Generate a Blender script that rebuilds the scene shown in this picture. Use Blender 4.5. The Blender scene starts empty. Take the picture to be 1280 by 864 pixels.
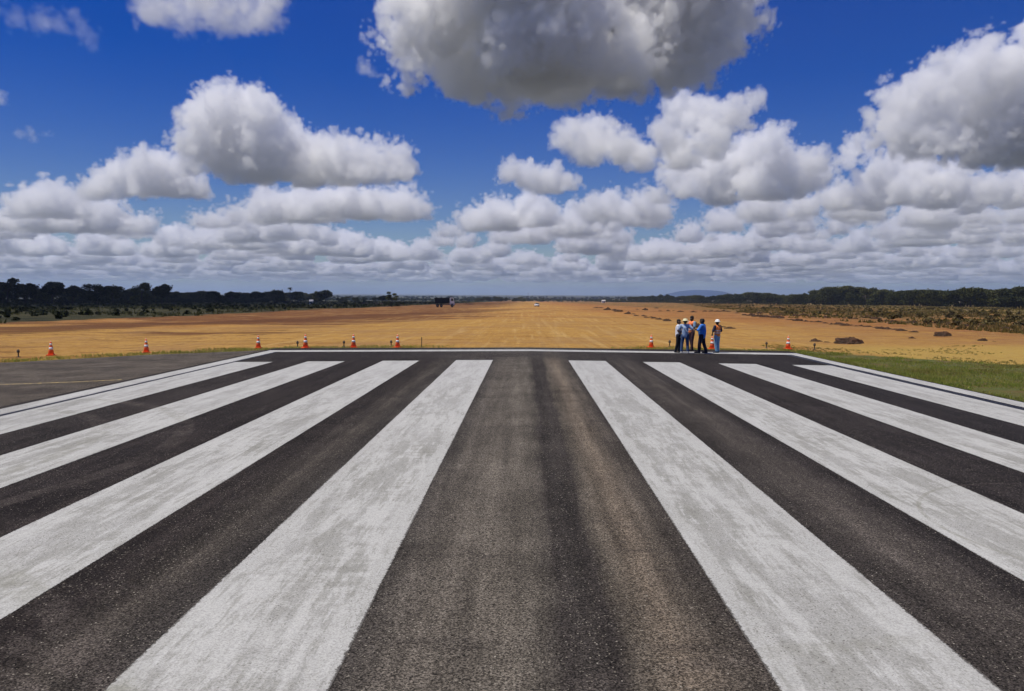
import bpy, bmesh, math, random, numpy as np
from mathutils import Vector, Matrix, Euler, noise as mnoise
random.seed(11)
rng = np.random.default_rng(5)
S = bpy.context.scene
COL = S.collection
R = math.radians

# ------------------------------------------------------------------ camera, sky, sun
F_PX, H = 930.0, 2.9                       # focal length in pixels of a 1280-wide frame, eye height (m)
cam = bpy.data.cameras.new('camera'); cob = bpy.data.objects.new('camera', cam); COL.objects.link(cob)
cam.lens = F_PX / 1280 * 36; cam.sensor_width = 36; cam.clip_start = .1; cam.clip_end = 2e5
PITCH, YAW, ROLL = 3.92, 1.05, -.24
cob.location = (-.23, 0, H)
cob.rotation_euler = (Matrix.Rotation(R(YAW), 3, 'Z') @ Matrix.Rotation(R(90 - PITCH), 3, 'X') @ Matrix.Rotation(R(-ROLL), 3, 'Z')).to_euler()
S.camera = cob
CM = cob.rotation_euler.to_matrix()

def ray(px, py):
    """direction in the world seen at a photo position"""
    return (CM @ Vector(((px - 640) / F_PX, (432 - py) / F_PX, -1))).normalized()

SUN_EL, SUN_AZ = 70, -105                   # azimuth measured from the runway's direction, minus = left
W = bpy.data.worlds.new('World'); S.world = W; W.use_nodes = True
wn = W.node_tree; bg = wn.nodes['Background']
sk = wn.nodes.new('ShaderNodeTexSky'); sk.sky_type = 'NISHITA'; sk.sun_disc = False
sk.sun_elevation = R(SUN_EL); sk.sun_rotation = R(SUN_AZ)
sk.altitude = 300; sk.air_density = 1.0; sk.dust_density = .8; sk.ozone_density = 5.0
hs = wn.nodes.new('ShaderNodeHueSaturation'); hs.inputs['Saturation'].default_value = 1.5; hs.inputs['Value'].default_value = .84; hs.inputs['Hue'].default_value = .529
wn.links.new(sk.outputs[0], hs.inputs['Color']); wn.links.new(hs.outputs[0], bg.inputs[0]); bg.inputs[1].default_value = .095
L = bpy.data.lights.new('sun', 'SUN'); L.energy = 4.4; L.angle = R(.53); L.color = (1, .95, .84)
lo = bpy.data.objects.new('sun', L); COL.objects.link(lo)
sd = Vector((math.sin(R(SUN_AZ)) * math.cos(R(SUN_EL)), math.cos(R(SUN_AZ)) * math.cos(R(SUN_EL)), math.sin(R(SUN_EL))))
lo.rotation_euler = sd.to_track_quat('Z', 'Y').to_euler()
vs = S.view_settings; vs.view_transform = 'Standard'; vs.look = 'None'; vs.gamma = 1; vs.exposure = 0; vs.use_curve_mapping = False
cy = S.cycles
cy.volume_bounces = 10; cy.max_bounces = 10; cy.diffuse_bounces = 2; cy.glossy_bounces = 2; cy.transparent_max_bounces = 6
cy.volume_step_rate = 3; cy.volume_max_steps = 256
cy.use_adaptive_sampling = True; cy.adaptive_threshold = .03
cy.caustics_reflective = False; cy.caustics_refractive = False

# ------------------------------------------------------------------ helpers
def tag(o, label=None, cat=None, group=None, kind=None):
    if label: o['label'] = label
    if cat: o['category'] = cat
    if group: o['group'] = group
    if kind: o['kind'] = kind
    return o

def empty(name, loc, rz=0, **k):
    o = bpy.data.objects.new(name, None); COL.objects.link(o); o.location = loc; o.rotation_euler = (0, 0, rz)
    return tag(o, **k)

class NT:
    """small node-graph writer for shader and geometry trees"""
    def __init__(s, tree): s.t = tree
    def nd(s, typ, **k):
        q = s.t.nodes.new(typ)
        for a, b in k.items(): setattr(q, a, b)
        return q
    def put(s, v, sock):
        if v is None: return
        if isinstance(v, bpy.types.NodeSocket): s.t.links.new(v, sock)
        else: sock.default_value = v
    def m(s, op, a, b=None, c=None, clamp=False):
        q = s.nd('ShaderNodeMath', operation=op); q.use_clamp = clamp
        for i, v in enumerate((a, b, c)): s.put(float(v) if isinstance(v, (int, float)) else v, q.inputs[i])
        return q.outputs[0]
    def noise(s, vec, scale, detail=4, rough=.55, dist=0):
        q = s.nd('ShaderNodeTexNoise'); s.put(vec, q.inputs['Vector']); q.inputs['Scale'].default_value = scale
        q.inputs['Detail'].default_value = detail; q.inputs['Roughness'].default_value = rough; q.inputs['Distortion'].default_value = dist
        return q.outputs[0]
    def vor(s, vec, scale, out='Color'):
        q = s.nd('ShaderNodeTexVoronoi'); s.put(vec, q.inputs['Vector']); q.inputs['Scale'].default_value = scale
        return q.outputs[out]
    def map(s, v, a, b, c=0., d=1., smooth=False):
        q = s.nd('ShaderNodeMapRange', interpolation_type='SMOOTHSTEP' if smooth else 'LINEAR')
        s.put(v, q.inputs[0])
        for i, x in enumerate((a, b, c, d)): q.inputs[i + 1].default_value = x
        return q.outputs[0]
    def mix(s, f, a, b, mode='MIX'):
        q = s.nd('ShaderNodeMix', data_type='RGBA', blend_type=mode)
        s.put(f, q.inputs[0]); s.put(col(a), q.inputs[6]); s.put(col(b), q.inputs[7])
        return q.outputs[2]
    def scale(s, vec, sx, sy, sz=1):
        q = s.nd('ShaderNodeMapping'); s.put(vec, q.inputs[0]); q.inputs['Scale'].default_value = (sx, sy, sz)
        return q.outputs[0]
    def xyz(s, vec):
        q = s.nd('ShaderNodeSeparateXYZ'); s.put(vec, q.inputs[0]); return q.outputs
    def comb(s, x, y, z=0.):
        q = s.nd('ShaderNodeCombineXYZ'); s.put(x, q.inputs[0]); s.put(y, q.inputs[1]); s.put(z, q.inputs[2]); return q.outputs[0]
    def ramp(s, v, pts):
        q = s.nd('ShaderNodeValToRGB'); s.put(v, q.inputs[0]); e = q.color_ramp.elements
        while len(e) < len(pts): e.new(.5)
        for k, (p, c) in zip(e, pts): k.position = p; k.color = col(c)
        return q.outputs[0]

def col(c):
    if isinstance(c, (int, float)): return (c, c, c, 1)
    if isinstance(c, tuple) and len(c) == 3: return (*c, 1)
    return c

def new_mat(name):
    m = bpy.data.materials.new(name); m.use_nodes = True
    n = NT(m.node_tree); b = m.node_tree.nodes['Principled BSDF']
    return m, n, b

def simple(name, c, rough=.7, var=.15, scale=8., metal=0, spec=.3, bump=0):
    m, n, b = new_mat(name)
    co = n.nd('ShaderNodeTexCoord').outputs['Object']
    f = n.noise(co, scale, 4, .6)
    dk = tuple(x * (1 - var) for x in c); lt = tuple(min(1, x * (1 + var)) for x in c)
    n.put(n.mix(n.map(f, .3, .7), dk, lt), b.inputs['Base Color'])
    b.inputs['Roughness'].default_value = rough; b.inputs['Metallic'].default_value = metal; b.inputs['Specular IOR Level'].default_value = spec
    if bump:
        q = n.nd('ShaderNodeBump'); q.inputs['Strength'].default_value = bump; n.put(f, q.inputs['Height']); n.put(q.outputs[0], b.inputs['Normal'])
    return m

class MB:
    """collects shapes and links them as one mesh object"""
    def __init__(s): s.v = []; s.f = []; s.mi = []
    def add(s, vs, fs, mi=0):
        o = len(s.v); s.v += [tuple(v) for v in vs]; s.f += [tuple(i + o for i in f) for f in fs]; s.mi += [mi] * len(fs)
    def box(s, c, d, bev=0, mat=None, mi=0, taper=1):
        x, y, z = (k / 2 for k in d); b = min(bev, x * .9, y * .9, z * .9)
        vs, fs = [], []
        bm = bmesh.new(); bmesh.ops.create_cube(bm, size=1)
        for v in bm.verts:
            t = taper if v.co.z > 0 else 1
            v.co = Vector((v.co.x * d[0] * t, v.co.y * d[1] * t, v.co.z * d[2]))
        if b > 0: bmesh.ops.bevel(bm, geom=bm.edges[:], offset=b, segments=2, affect='EDGES')
        M = Matrix.Translation(c) @ (mat.to_4x4() if mat is not None else Matrix())
        bm.verts.index_update()
        s.add([M @ v.co for v in bm.verts], [[v.index for v in f.verts] for f in bm.faces], mi); bm.free()
    def tube(s, pts, rs, seg=10, mi=0, cap=True):
        pts = [Vector(p) for p in pts]
        if isinstance(rs, (int, float)): rs = [rs] * len(pts)
        vs, fs = [], []
        up = Vector((0, 0, 1)) if abs((pts[-1] - pts[0]).normalized().z) < .9 else Vector((1, 0, 0))
        for i, p in enumerate(pts):
            d = (pts[min(i + 1, len(pts) - 1)] - pts[max(i - 1, 0)]).normalized()
            a = d.cross(up).normalized(); b = d.cross(a)
            for k in range(seg):
                t = 2 * math.pi * k / seg; vs.append(p + (a * math.cos(t) + b * math.sin(t)) * rs[i])
        for i in range(len(pts) - 1):
            for k in range(seg):
                fs.append((i * seg + k, i * seg + (k + 1) % seg, (i + 1) * seg + (k + 1) % seg, (i + 1) * seg + k))
        if cap: fs.append(tuple(range(seg))[::-1]); fs.append(tuple(range((len(pts) - 1) * seg, len(pts) * seg)))
        s.add(vs, fs, mi)
    def lathe(s, prof, c=(0, 0, 0), seg=20, mi=0):
        vs, fs = [], []
        for r, z in prof:
            for k in range(seg):
                t = 2 * math.pi * k / seg; vs.append((c[0] + r * math.cos(t), c[1] + r * math.sin(t), c[2] + z))
        for i in range(len(prof) - 1):
            for k in range(seg): fs.append((i * seg + k, i * seg + (k + 1) % seg, (i + 1) * seg + (k + 1) % seg, (i + 1) * seg + k))
        fs.append(tuple(range(seg))[::-1]); fs.append(tuple(range((len(prof) - 1) * seg, len(prof) * seg)))
        s.add(vs, fs, mi)
    def ball(s, c, r, sub=2, mi=0, sc=(1, 1, 1)):
        bm = bmesh.new(); bmesh.ops.create_icosphere(bm, subdivisions=sub, radius=1)
        bm.verts.index_update()
        s.add([(c[0] + v.co.x * r * sc[0], c[1] + v.co.y * r * sc[1], c[2] + v.co.z * r * sc[2]) for v in bm.verts], [[v.index for v in f.verts] for f in bm.faces], mi); bm.free()
    def mesh(s, name, mats, smooth=False):
        me = bpy.data.meshes.new(name); me.from_pydata(s.v, [], s.f)
        for m in (mats if isinstance(mats, (list, tuple)) else [mats]): me.materials.append(m)
        me.polygons.foreach_set('material_index', s.mi)
        if smooth: me.polygons.foreach_set('use_smooth', [True] * len(s.f))
        me.update(); return me
    def build(s, name, mats, parent=None, smooth=False, loc=None):
        o = bpy.data.objects.new(name, s.mesh(name, mats, smooth)); COL.objects.link(o); o.parent = parent
        if loc: o.location = loc
        return o

def np_mesh(name, V, T, mats, smooth=False, uv=None):
    """triangle or quad mesh from numpy arrays"""
    me = bpy.data.meshes.new(name); k = T.shape[1]
    me.vertices.add(len(V)); me.vertices.foreach_set('co', V.astype(np.float32).ravel())
    me.loops.add(T.size); me.loops.foreach_set('vertex_index', T.astype(np.int32).ravel())
    me.polygons.add(len(T)); me.polygons.foreach_set('loop_start', np.arange(0, T.size, k, dtype=np.int32))
    me.polygons.foreach_set('use_smooth', [smooth] * len(T))
    for m in (mats if isinstance(mats, (list, tuple)) else [mats]): me.materials.append(m)
    me.update(calc_edges=True); me.validate()
    return me

def link(name, me, parent=None, loc=None):
    o = bpy.data.objects.new(name, me); COL.objects.link(o); o.parent = parent
    if loc is not None: o.location = loc
    return o

def copy_tree(o, parent=None):
    c = o.copy(); COL.objects.link(c); c.parent = parent
    for ch in list(o.children): copy_tree(ch, c)
    return c
# ------------------------------------------------------------------ clouds: real volumes, density worked out on a grid
BASE = 750.
cloud_mat, n_, b_ = new_mat('cloud_vapour')
n_.t.nodes.remove(b_)
v_ = n_.nd('ShaderNodeVolumePrincipled'); v_.inputs['Color'].default_value = (1, 1, 1, 1)
v_.inputs['Density'].default_value = 2.6; v_.inputs['Anisotropy'].default_value = .25
n_.t.links.new(v_.outputs[0], n_.t.nodes['Material Output'].inputs['Volume'])

TN = 160
def make_tile():
    k = np.fft.fftfreq(TN)[:, None, None] ** 2 + np.fft.fftfreq(TN)[None, :, None] ** 2 + np.fft.rfftfreq(TN)[None, None, :] ** 2
    k = np.sqrt(k); out = np.zeros((TN,) * 3, np.float32)
    wn_ = np.fft.rfftn(rng.standard_normal((TN,) * 3).astype(np.float32))
    for lam, amp in ((46, 1.), (22, .70), (11, .46), (5.5, .26), (3, .13)):
        b = np.fft.irfftn(wn_ * np.exp(-((np.log(np.maximum(k, 1e-6) * lam)) / .45) ** 2), s=(TN,) * 3)
        b = np.abs(b / b.std()); out += (amp * (b - b.mean())).astype(np.float32)
    return out
TILE = make_tile().ravel()

def tile_at(p):
    i = np.floor(p).astype(np.int64); f = (p - i).astype(np.float32); i %= TN; j = (i + 1) % TN; r = 0
    for a in (0, 1):
        for b in (0, 1):
            for c in (0, 1):
                w = (f[:, 0] if a else 1 - f[:, 0]) * (f[:, 1] if b else 1 - f[:, 1]) * (f[:, 2] if c else 1 - f[:, 2])
                x = (j if a else i)[:, 0]; y = (j if b else i)[:, 1]; z = (j if c else i)[:, 2]
                r = r + w * TILE[(x * TN + y) * TN + z]
    return r

def cloud(name, puffs, vox, dens, nscale, namp, soft=.2, label=None, group=None, seed=0., flat=1.9, mr=None, voxz=None, base=BASE, floor=-.1):
    P = np.array(puffs); Rr = P[:, 3]; mr = mr or float(np.percentile(Rr, 75))
    pad = mr * .5; voxz = voxz or vox
    lo_ = np.array([(P[:, 0] - Rr).min() - pad, (P[:, 1] - Rr).min() - pad, base - pad * .6]); hi = np.array([(P[:, 0] + Rr).max() + pad, (P[:, 1] + Rr).max() + pad, (P[:, 2] + Rr).max() + pad])
    n = np.maximum(((hi - lo_) / np.array([vox, vox, voxz])).astype(int), 4)
    ax = [lo_[i] + (np.arange(n[i]) + .5) * (hi[i] - lo_[i]) / n[i] for i in range(3)]
    Fd = np.full(n, -2., np.float32)
    for x, y, z, r in puffs:
        s = []; e = r + 1.1 * mr
        for a, c in zip(ax, (x, y, z)): s.append(slice(np.searchsorted(a, c - e), np.searchsorted(a, c + e)))
        s = tuple(s)
        X = ax[0][s[0]][:, None, None] - x; Y = ax[1][s[1]][None, :, None] - y; Z = ax[2][s[2]][None, None, :] - z
        f = (r - np.sqrt(X * X + Y * Y + Z * Z)) / mr
        Fd[s] = np.maximum(Fd[s], f)
    Fd = np.minimum(Fd, (ax[2][None, None, :] - base) / mr * flat)
    k = np.nonzero(Fd > -1.1)
    fv = Fd[k]; pw = np.stack([ax[i][k[i]] for i in range(3)], 1) + np.array([seed * 977., seed * 411., 0])
    nv = .74 * tile_at(pw / (nscale * .8) * 40) + .27 * tile_at(pw[:, [1, 2, 0]] / (nscale * .43) * 40 + 31.)
    fv = fv + nv * namp * np.clip(.45 + .75 * (pw[:, 2] - base) / mr, .45, 1.15)
    t = np.clip(fv / soft, 0, 1)
    D = np.zeros(n, np.float32); D[k] = t * t * (3 - 2 * t) * dens
    for i in range(3):
        e = [slice(None)] * 3; e[i] = 0; D[tuple(e)] = 0; e[i] = -1; D[tuple(e)] = 0
    Fd = D
    me = bpy.data.meshes.new('cloud_field'); me.vertices.add(int(n.prod()))
    me.attributes.new('f', 'FLOAT', 'POINT').data.foreach_set('value', Fd.astype(np.float32).ravel())
    src = bpy.data.objects.new('cloud_field', me)
    g = bpy.data.node_groups.new('cloud_volume', 'GeometryNodeTree'); g.interface.new_socket('Geometry', in_out='OUTPUT', socket_type='NodeSocketGeometry')
    q = NT(g)
    pos = q.nd('GeometryNodeInputPosition').outputs[0]
    sx = q.xyz(pos); idx = []
    for i in range(3):
        t = q.m('FLOOR', q.m('MULTIPLY', q.m('SUBTRACT', sx[i], float(lo_[i])), float(n[i] / (hi[i] - lo_[i]))))
        idx.append(q.m('MINIMUM', q.m('MAXIMUM', t, 0), float(n[i] - 1)))
    ii = q.m('ADD', q.m('MULTIPLY', q.m('ADD', q.m('MULTIPLY', idx[0], float(n[1])), idx[1]), float(n[2])), idx[2])
    oi = q.nd('GeometryNodeObjectInfo'); oi.inputs[0].default_value = src
    na = q.nd('GeometryNodeInputNamedAttribute', data_type='FLOAT'); na.inputs[0].default_value = 'f'
    si = q.nd('GeometryNodeSampleIndex', data_type='FLOAT', domain='POINT')
    q.put(oi.outputs['Geometry'], si.inputs[0]); q.put(na.outputs[0], si.inputs['Value']); q.put(ii, si.inputs['Index'])
    d = si.outputs[0]
    vc = q.nd('GeometryNodeVolumeCube'); q.put(d, vc.inputs['Density']); vc.inputs['Min'].default_value = lo_; vc.inputs['Max'].default_value = hi
    for i, a in enumerate('XYZ'): vc.inputs['Resolution ' + a].default_value = int(n[i])
    sm = q.nd('GeometryNodeSetMaterial'); sm.inputs['Material'].default_value = cloud_mat
    q.put(vc.outputs[0], sm.inputs[0]); go = q.nd('NodeGroupOutput'); q.put(sm.outputs[0], go.inputs[0])
    vol = bpy.data.volumes.new(name); vol.materials.append(cloud_mat); vol.render.space = 'WORLD'
    ob = bpy.data.objects.new(name, vol); COL.objects.link(ob)
    ob.modifiers.new('volume', 'NODES').node_group = g
    print(name, n, int(n.prod()))
    return tag(ob, kind='structure')

def from_photo(plist, base_row, thick=.35, sub=12, base=BASE, seed=1, ref=None):
    """puffs of a cloud whose base stands on the cloud level at the distance where that level shows base_row"""
    rg = random.Random(seed); out = []
    d0 = ray(ref if ref is not None else plist[0][0], base_row); D = base / (d0.z / d0.y)      # forward distance
    wid = max(p[0] for p in plist) - min(p[0] for p in plist)
    for p in plist:
        px, py, r = p[:3]; dd = D + (p[3] if len(p) > 3 else rg.uniform(-1, 1) * thick * .5 * wid * D / F_PX)
        d = ray(px, py); c = Vector((-.23, 0, H)) + d * (dd / d.y); rw = r * dd / F_PX
        out.append((c.x, c.y, c.z, rw))
        for k in range(sub):
            t = Vector((rg.gauss(0, 1), rg.gauss(0, 1) - .4, rg.gauss(0, 1) + .35)).normalized()
            rr = rw * rg.uniform(.22, .5); q = c + t * (rw * rg.uniform(.7, 1.0))
            out.append((q.x, q.y, q.z, rr))
    return out

# the great cloud overhead, its grey base towards the camera
cloud('cloud', from_photo([(548, 20, 54), (600, 48, 66), (680, 40, 85), (760, 30, 80), (840, 20, 75), (890, 8, 48), (912, -10, 36), (535, -30, 54), (640, -40, 90), (760, -50, 90), (860, -40, 70), (580, 92, 34), (640, 98, 36), (700, 92, 40), (780, 80, 40), (840, 60, 40), (508, 48, 24), (520, 76, 20), (885, 45, 30)], 128, .5, 12, seed=4), 8, .009, 210, .6, seed=1)
# left middle
cloud('cloud', from_photo([(268, 150, 34), (300, 135, 27), (330, 150, 30), (290, 185, 42), (340, 190, 38), (380, 200, 34), (245, 175, 24), (420, 200, 28), (455, 205, 28), (492, 205, 24), (500, 222, 16), (320, 215, 26), (400, 222, 22), (450, 222, 18), (430, 215, 22), (240, 195, 18)], 226, .4, 12, seed=7), 11, .006, 240, .6, seed=2)
cloud('cloud', from_photo([(190, 215, 27), (160, 222, 24), (215, 222, 28), (130, 232, 20), (240, 238, 18), (190, 240, 22), (110, 240, 12), (250, 245, 12)], 246, .5, 12, seed=8), 13, .006, 240, .55, seed=3)
cloud('cloud', from_photo([(400, 256, 18), (430, 252, 20), (460, 258, 18), (480, 266, 11), (382, 264, 10)], 271, .6, 10, seed=9), 16, .006, 240, .5, seed=4)
# right of the middle
cloud('cloud', from_photo([(715, 172, 22), (745, 168, 24), (775, 182, 22), (735, 190, 22), (800, 195, 20), (830, 170, 20), (850, 195, 24), (915, 138, 18), (938, 128, 13), (900, 152, 22), (870, 150, 22), (850, 140, 22), (925, 150, 15), (890, 175, 24)], 208, .4, 12, seed=12), 10, .006, 230, .62, seed=5)
cloud('cloud', from_photo([(965, 175, 17), (950, 190, 24), (930, 205, 28), (975, 205, 26), (890, 215, 26), (850, 218, 22), (1015, 205, 18), (1028, 215, 15), (995, 225, 22), (945, 232, 26), (900, 238, 24), (860, 240, 18), (825, 246, 14), (965, 245, 20)], 250, .4, 12, seed=13), 13, .006, 240, .6, seed=6)
cloud('cloud', from_photo([(640, 214, 14), (660, 220, 18), (690, 228, 20), (712, 232, 12), (630, 222, 9), (675, 232, 14)], 240, .6, 12, seed=14), 12, .006, 210, .55, seed=7)
cloud('cloud', from_photo([(660, 262, 18), (680, 268, 18), (640, 275, 14), (665, 282, 16), (695, 280, 8), (760, 258, 18), (740, 265, 14), (780, 266, 12)], 283, .6, 12, seed=15), 18, .006, 260, .5, seed=8)
# right edge
cloud('cloud', from_photo([(1270, 90, 36), (1225, 95, 34), (1190, 110, 30), (1160, 125, 30), (1125, 140, 26), (1110, 158, 20), (1150, 165, 34), (1210, 155, 44), (1270, 150, 48), (1330, 120, 60), (1230, 190, 26), (1180, 185, 26), (1290, 190, 36), (1350, 170, 50), (1400, 120, 60)], 203, .4, 12, seed=16), 11, .007, 230, .6, seed=9)
cloud('cloud', from_photo([(1070, 188, 13), (1085, 182, 9), (1060, 200, 10), (1130, 200, 20), (1100, 215, 20), (1150, 220, 24), (1190, 230, 24), (1090, 240, 24), (1050, 250, 22), (1130, 245, 24), (1170, 250, 24), (1210, 245, 22), (1240, 235, 20), (1270, 240, 24), (1310, 230, 26), (1010, 260, 16), (1350, 235, 26)], 262, .4, 12, seed=17), 15, .006, 260, .6, seed=10)
# top left
cloud('cloud', from_photo([(200, 5, 26), (235, 12, 28), (270, 15, 28), (300, 30, 24), (320, 10, 28), (310, 45, 14), (345, -5, 20), (180, 20, 12), (170, 38, 8), (250, -20, 30)], 52, .8, 10, seed=18), 8, .0038, 200, .95, seed=11, soft=.6)
cloud('cloud', from_photo([(20, 22, 16), (50, 28, 18), (80, 32, 18), (110, 40, 14), (138, 48, 9), (0, 12, 14)], 50, .8, 10, seed=19), 8, .0016, 220, 1.2, seed=12, soft=.9, flat=.8)
# scraps of vapour
cloud('cloud', from_photo([(40, 168, 7), (60, 172, 8), (22, 166, 6), (108, 178, 7), (120, 184, 6), (88, 214, 9), (78, 212, 6), (-5, 122, 10), (2, 126, 7)], 176, 1, 8, seed=20), 10, .0022, 120, .9, seed=13, soft=.7, flat=.5)
cloud('cloud', from_photo([(458, 86, 9), (468, 95, 9), (452, 80, 6), (690, 138, 9), (702, 146, 8), (676, 132, 7)], 108, .6, 8, seed=21), 8, .0035, 90, .9, seed=14, soft=.6, flat=.5)

def far_clouds(d0, d1, num, sizes, seed, vox, voxz, nscale):
    rg = random.Random(seed); out = []
    for i in range(num):
        y = d0 * (d1 / d0) ** (rg.random() ** .8); x = rg.uniform(-.8, .8) * y
        u = 656 + x / y * F_PX
        if y < 14500 and 480 < u < 640 and rg.random() < .75: continue
        if y < 10500 and 300 < u < 480 and rg.random() < .5: continue
        w = rg.uniform(*sizes); nn = rg.randint(3, 8)
        for k in range(nn):
            t = rg.uniform(-1, 1); r = w * rg.uniform(.18, .34) * (1 - .45 * abs(t))
            X, Yy, Z = x + t * w * .5, y + rg.uniform(-.35, .35) * w, BASE + r * rg.uniform(.3, .9)
            out.append((X, Yy, Z, r))
            for j in range(4):
                a = Vector((rg.gauss(0, 1), rg.gauss(0, 1), abs(rg.gauss(0, 1)))).normalized(); out.append((X + a.x * r * .85, Yy + a.y * r * .85, Z + a.z * r * .85, r * rg.uniform(.25, .5)))
    cloud('cloud_bank', out, vox, .0055, nscale, .5, seed=seed, voxz=voxz, mr=110)

# a cloud overhead, out of the picture; their shadows lie on the woods on the left
def overhead(cx, cyy, n, spread, seed):
    rg = random.Random(seed); out = []
    for k in range(n): out.append((cx + rg.gauss(0, spread[0]), cyy + rg.gauss(0, spread[1]), BASE + rg.uniform(40, 120), rg.uniform(60, 110)))
    return out
cloud('cloud', overhead(-640, 360, 44, (90, 130), 41), 14, .006, 200, .5, seed=31)
far_clouds(7200, 13000, 92, (350, 900), 31, 28, 20, 230)
far_clouds(13000, 26000, 250, (420, 1050), 32, 55, 28, 300)
far_clouds(26000, 46000, 420, (600, 1300), 33, 110, 40, 400)
# ------------------------------------------------------------------ terrain
X_EDGE, Y_END = 14.15, 40.9
_pg = np.random.default_rng(77)
_lat = _pg.random((256, 256)).astype(np.float32)
def vnoise(x, y):
    x = np.asarray(x, float); y = np.asarray(y, float)
    i = np.floor(x).astype(int); j = np.floor(y).astype(int); u = x - i; v = y - j
    u = u * u * (3 - 2 * u); v = v * v * (3 - 2 * v); a = lambda p, q: _lat[p % 256, q % 256]
    return (a(i, j) * (1 - u) + a(i + 1, j) * u) * (1 - v) + (a(i, j + 1) * (1 - u) + a(i + 1, j + 1) * u) * v
def fbm(x, y, o=4):
    r = 0; A = .5
    for k in range(o): r = r + A * (vnoise(x * 2 ** k + 17 * k, y * 2 ** k + 5 * k) - .5); A *= .5
    return r
def sstep(a, b, x):
    t = np.clip((x - a) / (b - a), 0, 1); return t * t * (3 - 2 * t)

def pavement_z(x): return -.009 * np.abs(x)
def ground_z(x, y):
    x = np.asarray(x, float); y = np.asarray(y, float)
    crown = -.009 * np.minimum(np.abs(x), 26) - .05
    under = (np.abs(x) < X_EDGE) & (y < Y_END)
    apron = (x < -X_EDGE) & (y < apron_y(x))
    far = -.0075 * (np.minimum(np.maximum(y, 41), 1500) - 41)
    rough = sstep(44, 60, y) + sstep(16, 30, np.abs(x)) * .5
    rough = np.clip(rough, 0, 1)
    bump = rough * (fbm(x / 34, y / 34) * .5 + fbm(x / 6, y / 6, 4) * .32) * sstep(1600, 500, y)
    side = sstep(70, 110, x) * sstep(60, 160, y) * fbm(x / 12 + 40, y / 12, 4) * .9
    z = crown + far + bump + side
    return np.where(under | apron, z - .25, z)
def apron_y(x):
    # far edge of the paved area left of the runway
    return np.interp(x, [-60, -23.2, -19, -15.5, -14.1], [24, 32.6, 36.6, 38.6, 39.6])
def gz(x, y): return float(ground_z(x, y))

def at(px, py, surf=None):
    """where the sight line through a photo position meets the ground"""
    d = ray(px, py); o = np.array([-.23, 0, H]); t = np.concatenate([np.linspace(3, 120, 3000), np.geomspace(120, 2500, 6000)])
    P = o[None] + np.array(d)[None] * t[:, None]
    z = pavement_z(P[:, 0]) if surf == 'pavement' else ground_z(P[:, 0], P[:, 1])
    k = np.nonzero(P[:, 2] <= z)[0]
    k = k[0] if len(k) else len(t) - 1
    return Vector((P[k, 0], P[k, 1], float(z[k])))
def at_dist(px, Y):
    d = ray(px, 400); x = -.23 + d.x / d.y * Y
    return Vector((x, Y, gz(x, Y)))
def px_size(n, Y): return n * Y / F_PX

def axis(parts):
    out = [parts[0][0]]
    for a, b, st in parts: out += list(np.linspace(a, b, max(2, int((b - a) / st) + 1))[1:])
    return np.array(out)
xs = axis([(-46000, -3000, 6000), (-3000, -600, 300), (-600, -160, 22), (-160, -60, 2.5), (-60, -16, .9), (-16, 16, 1.0), (16, 60, .9), (60, 180, 2.2), (180, 600, 20), (600, 3000, 300), (3000, 46000, 6000)])
ys = axis([(-300, -20, 40), (-20, 24, 3), (24, 44, .8), (44, 130, .7), (130, 260, 1.8), (260, 600, 6), (600, 1500, 30), (1500, 4000, 400), (4000, 46000, 6000)])
def snap(a, v):
    a = a.copy(); 
    for t in v: a[np.argmin(abs(a - t))] = t
    return a
xs = snap(xs, [-X_EDGE + .1, -X_EDGE - .15, X_EDGE - .1, X_EDGE - .7]); ys = snap(ys, [Y_END - .1, Y_END - .9])
GX, GY = np.meshgrid(xs, ys, indexing='ij')
GZ = ground_z(GX, GY)
n0, n1 = GX.shape
ix = np.arange(n0 * n1).reshape(n0, n1)
Q = np.stack([ix[:-1, :-1], ix[1:, :-1], ix[1:, 1:], ix[:-1, 1:]], -1).reshape(-1, 4)

m, n, b = new_mat('field_soil')
P = n.nd('ShaderNodeTexCoord').outputs['Object']; sx = n.xyz(P); X, Y = sx[0], sx[1]
big = n.noise(P, .03, 4, .6); mid = n.noise(P, .25, 5, .65); fine = n.noise(P, 3.5, 5, .7)
strk = n.noise(n.scale(P, .10, .035), 1, 6, .7, .5); strk2 = n.noise(n.scale(P, 1.6, .05), 1, 4, .6)
hz = n.noise(n.scale(P, .016, .11), 1, 5, .68, .6); hz2 = n.noise(n.scale(P, .05, .45), 1, 6, .72, .8)
beige = n.mix(n.map(fine, .3, .7), (.35, .19, .045), (.50, .29, .078))
orange = n.mix(n.map(mid, .3, .7), (.31, .13, .034), (.45, .21, .058))
redbr = n.mix(n.map(fine, .3, .7), (.085, .034, .014), (.17, .068, .025))
t_far = n.m('ADD', n.m('SUBTRACT', n.map(Y, 46, 120, 0, 1), n.map(n.m('ABSOLUTE', X), 34, 8, 0, .55, True)), n.m('MULTIPLY', n.m('SUBTRACT', big, .5), 1.8))
c = n.mix(n.map(t_far, .15, .95, smooth=True), beige, orange)
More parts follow.
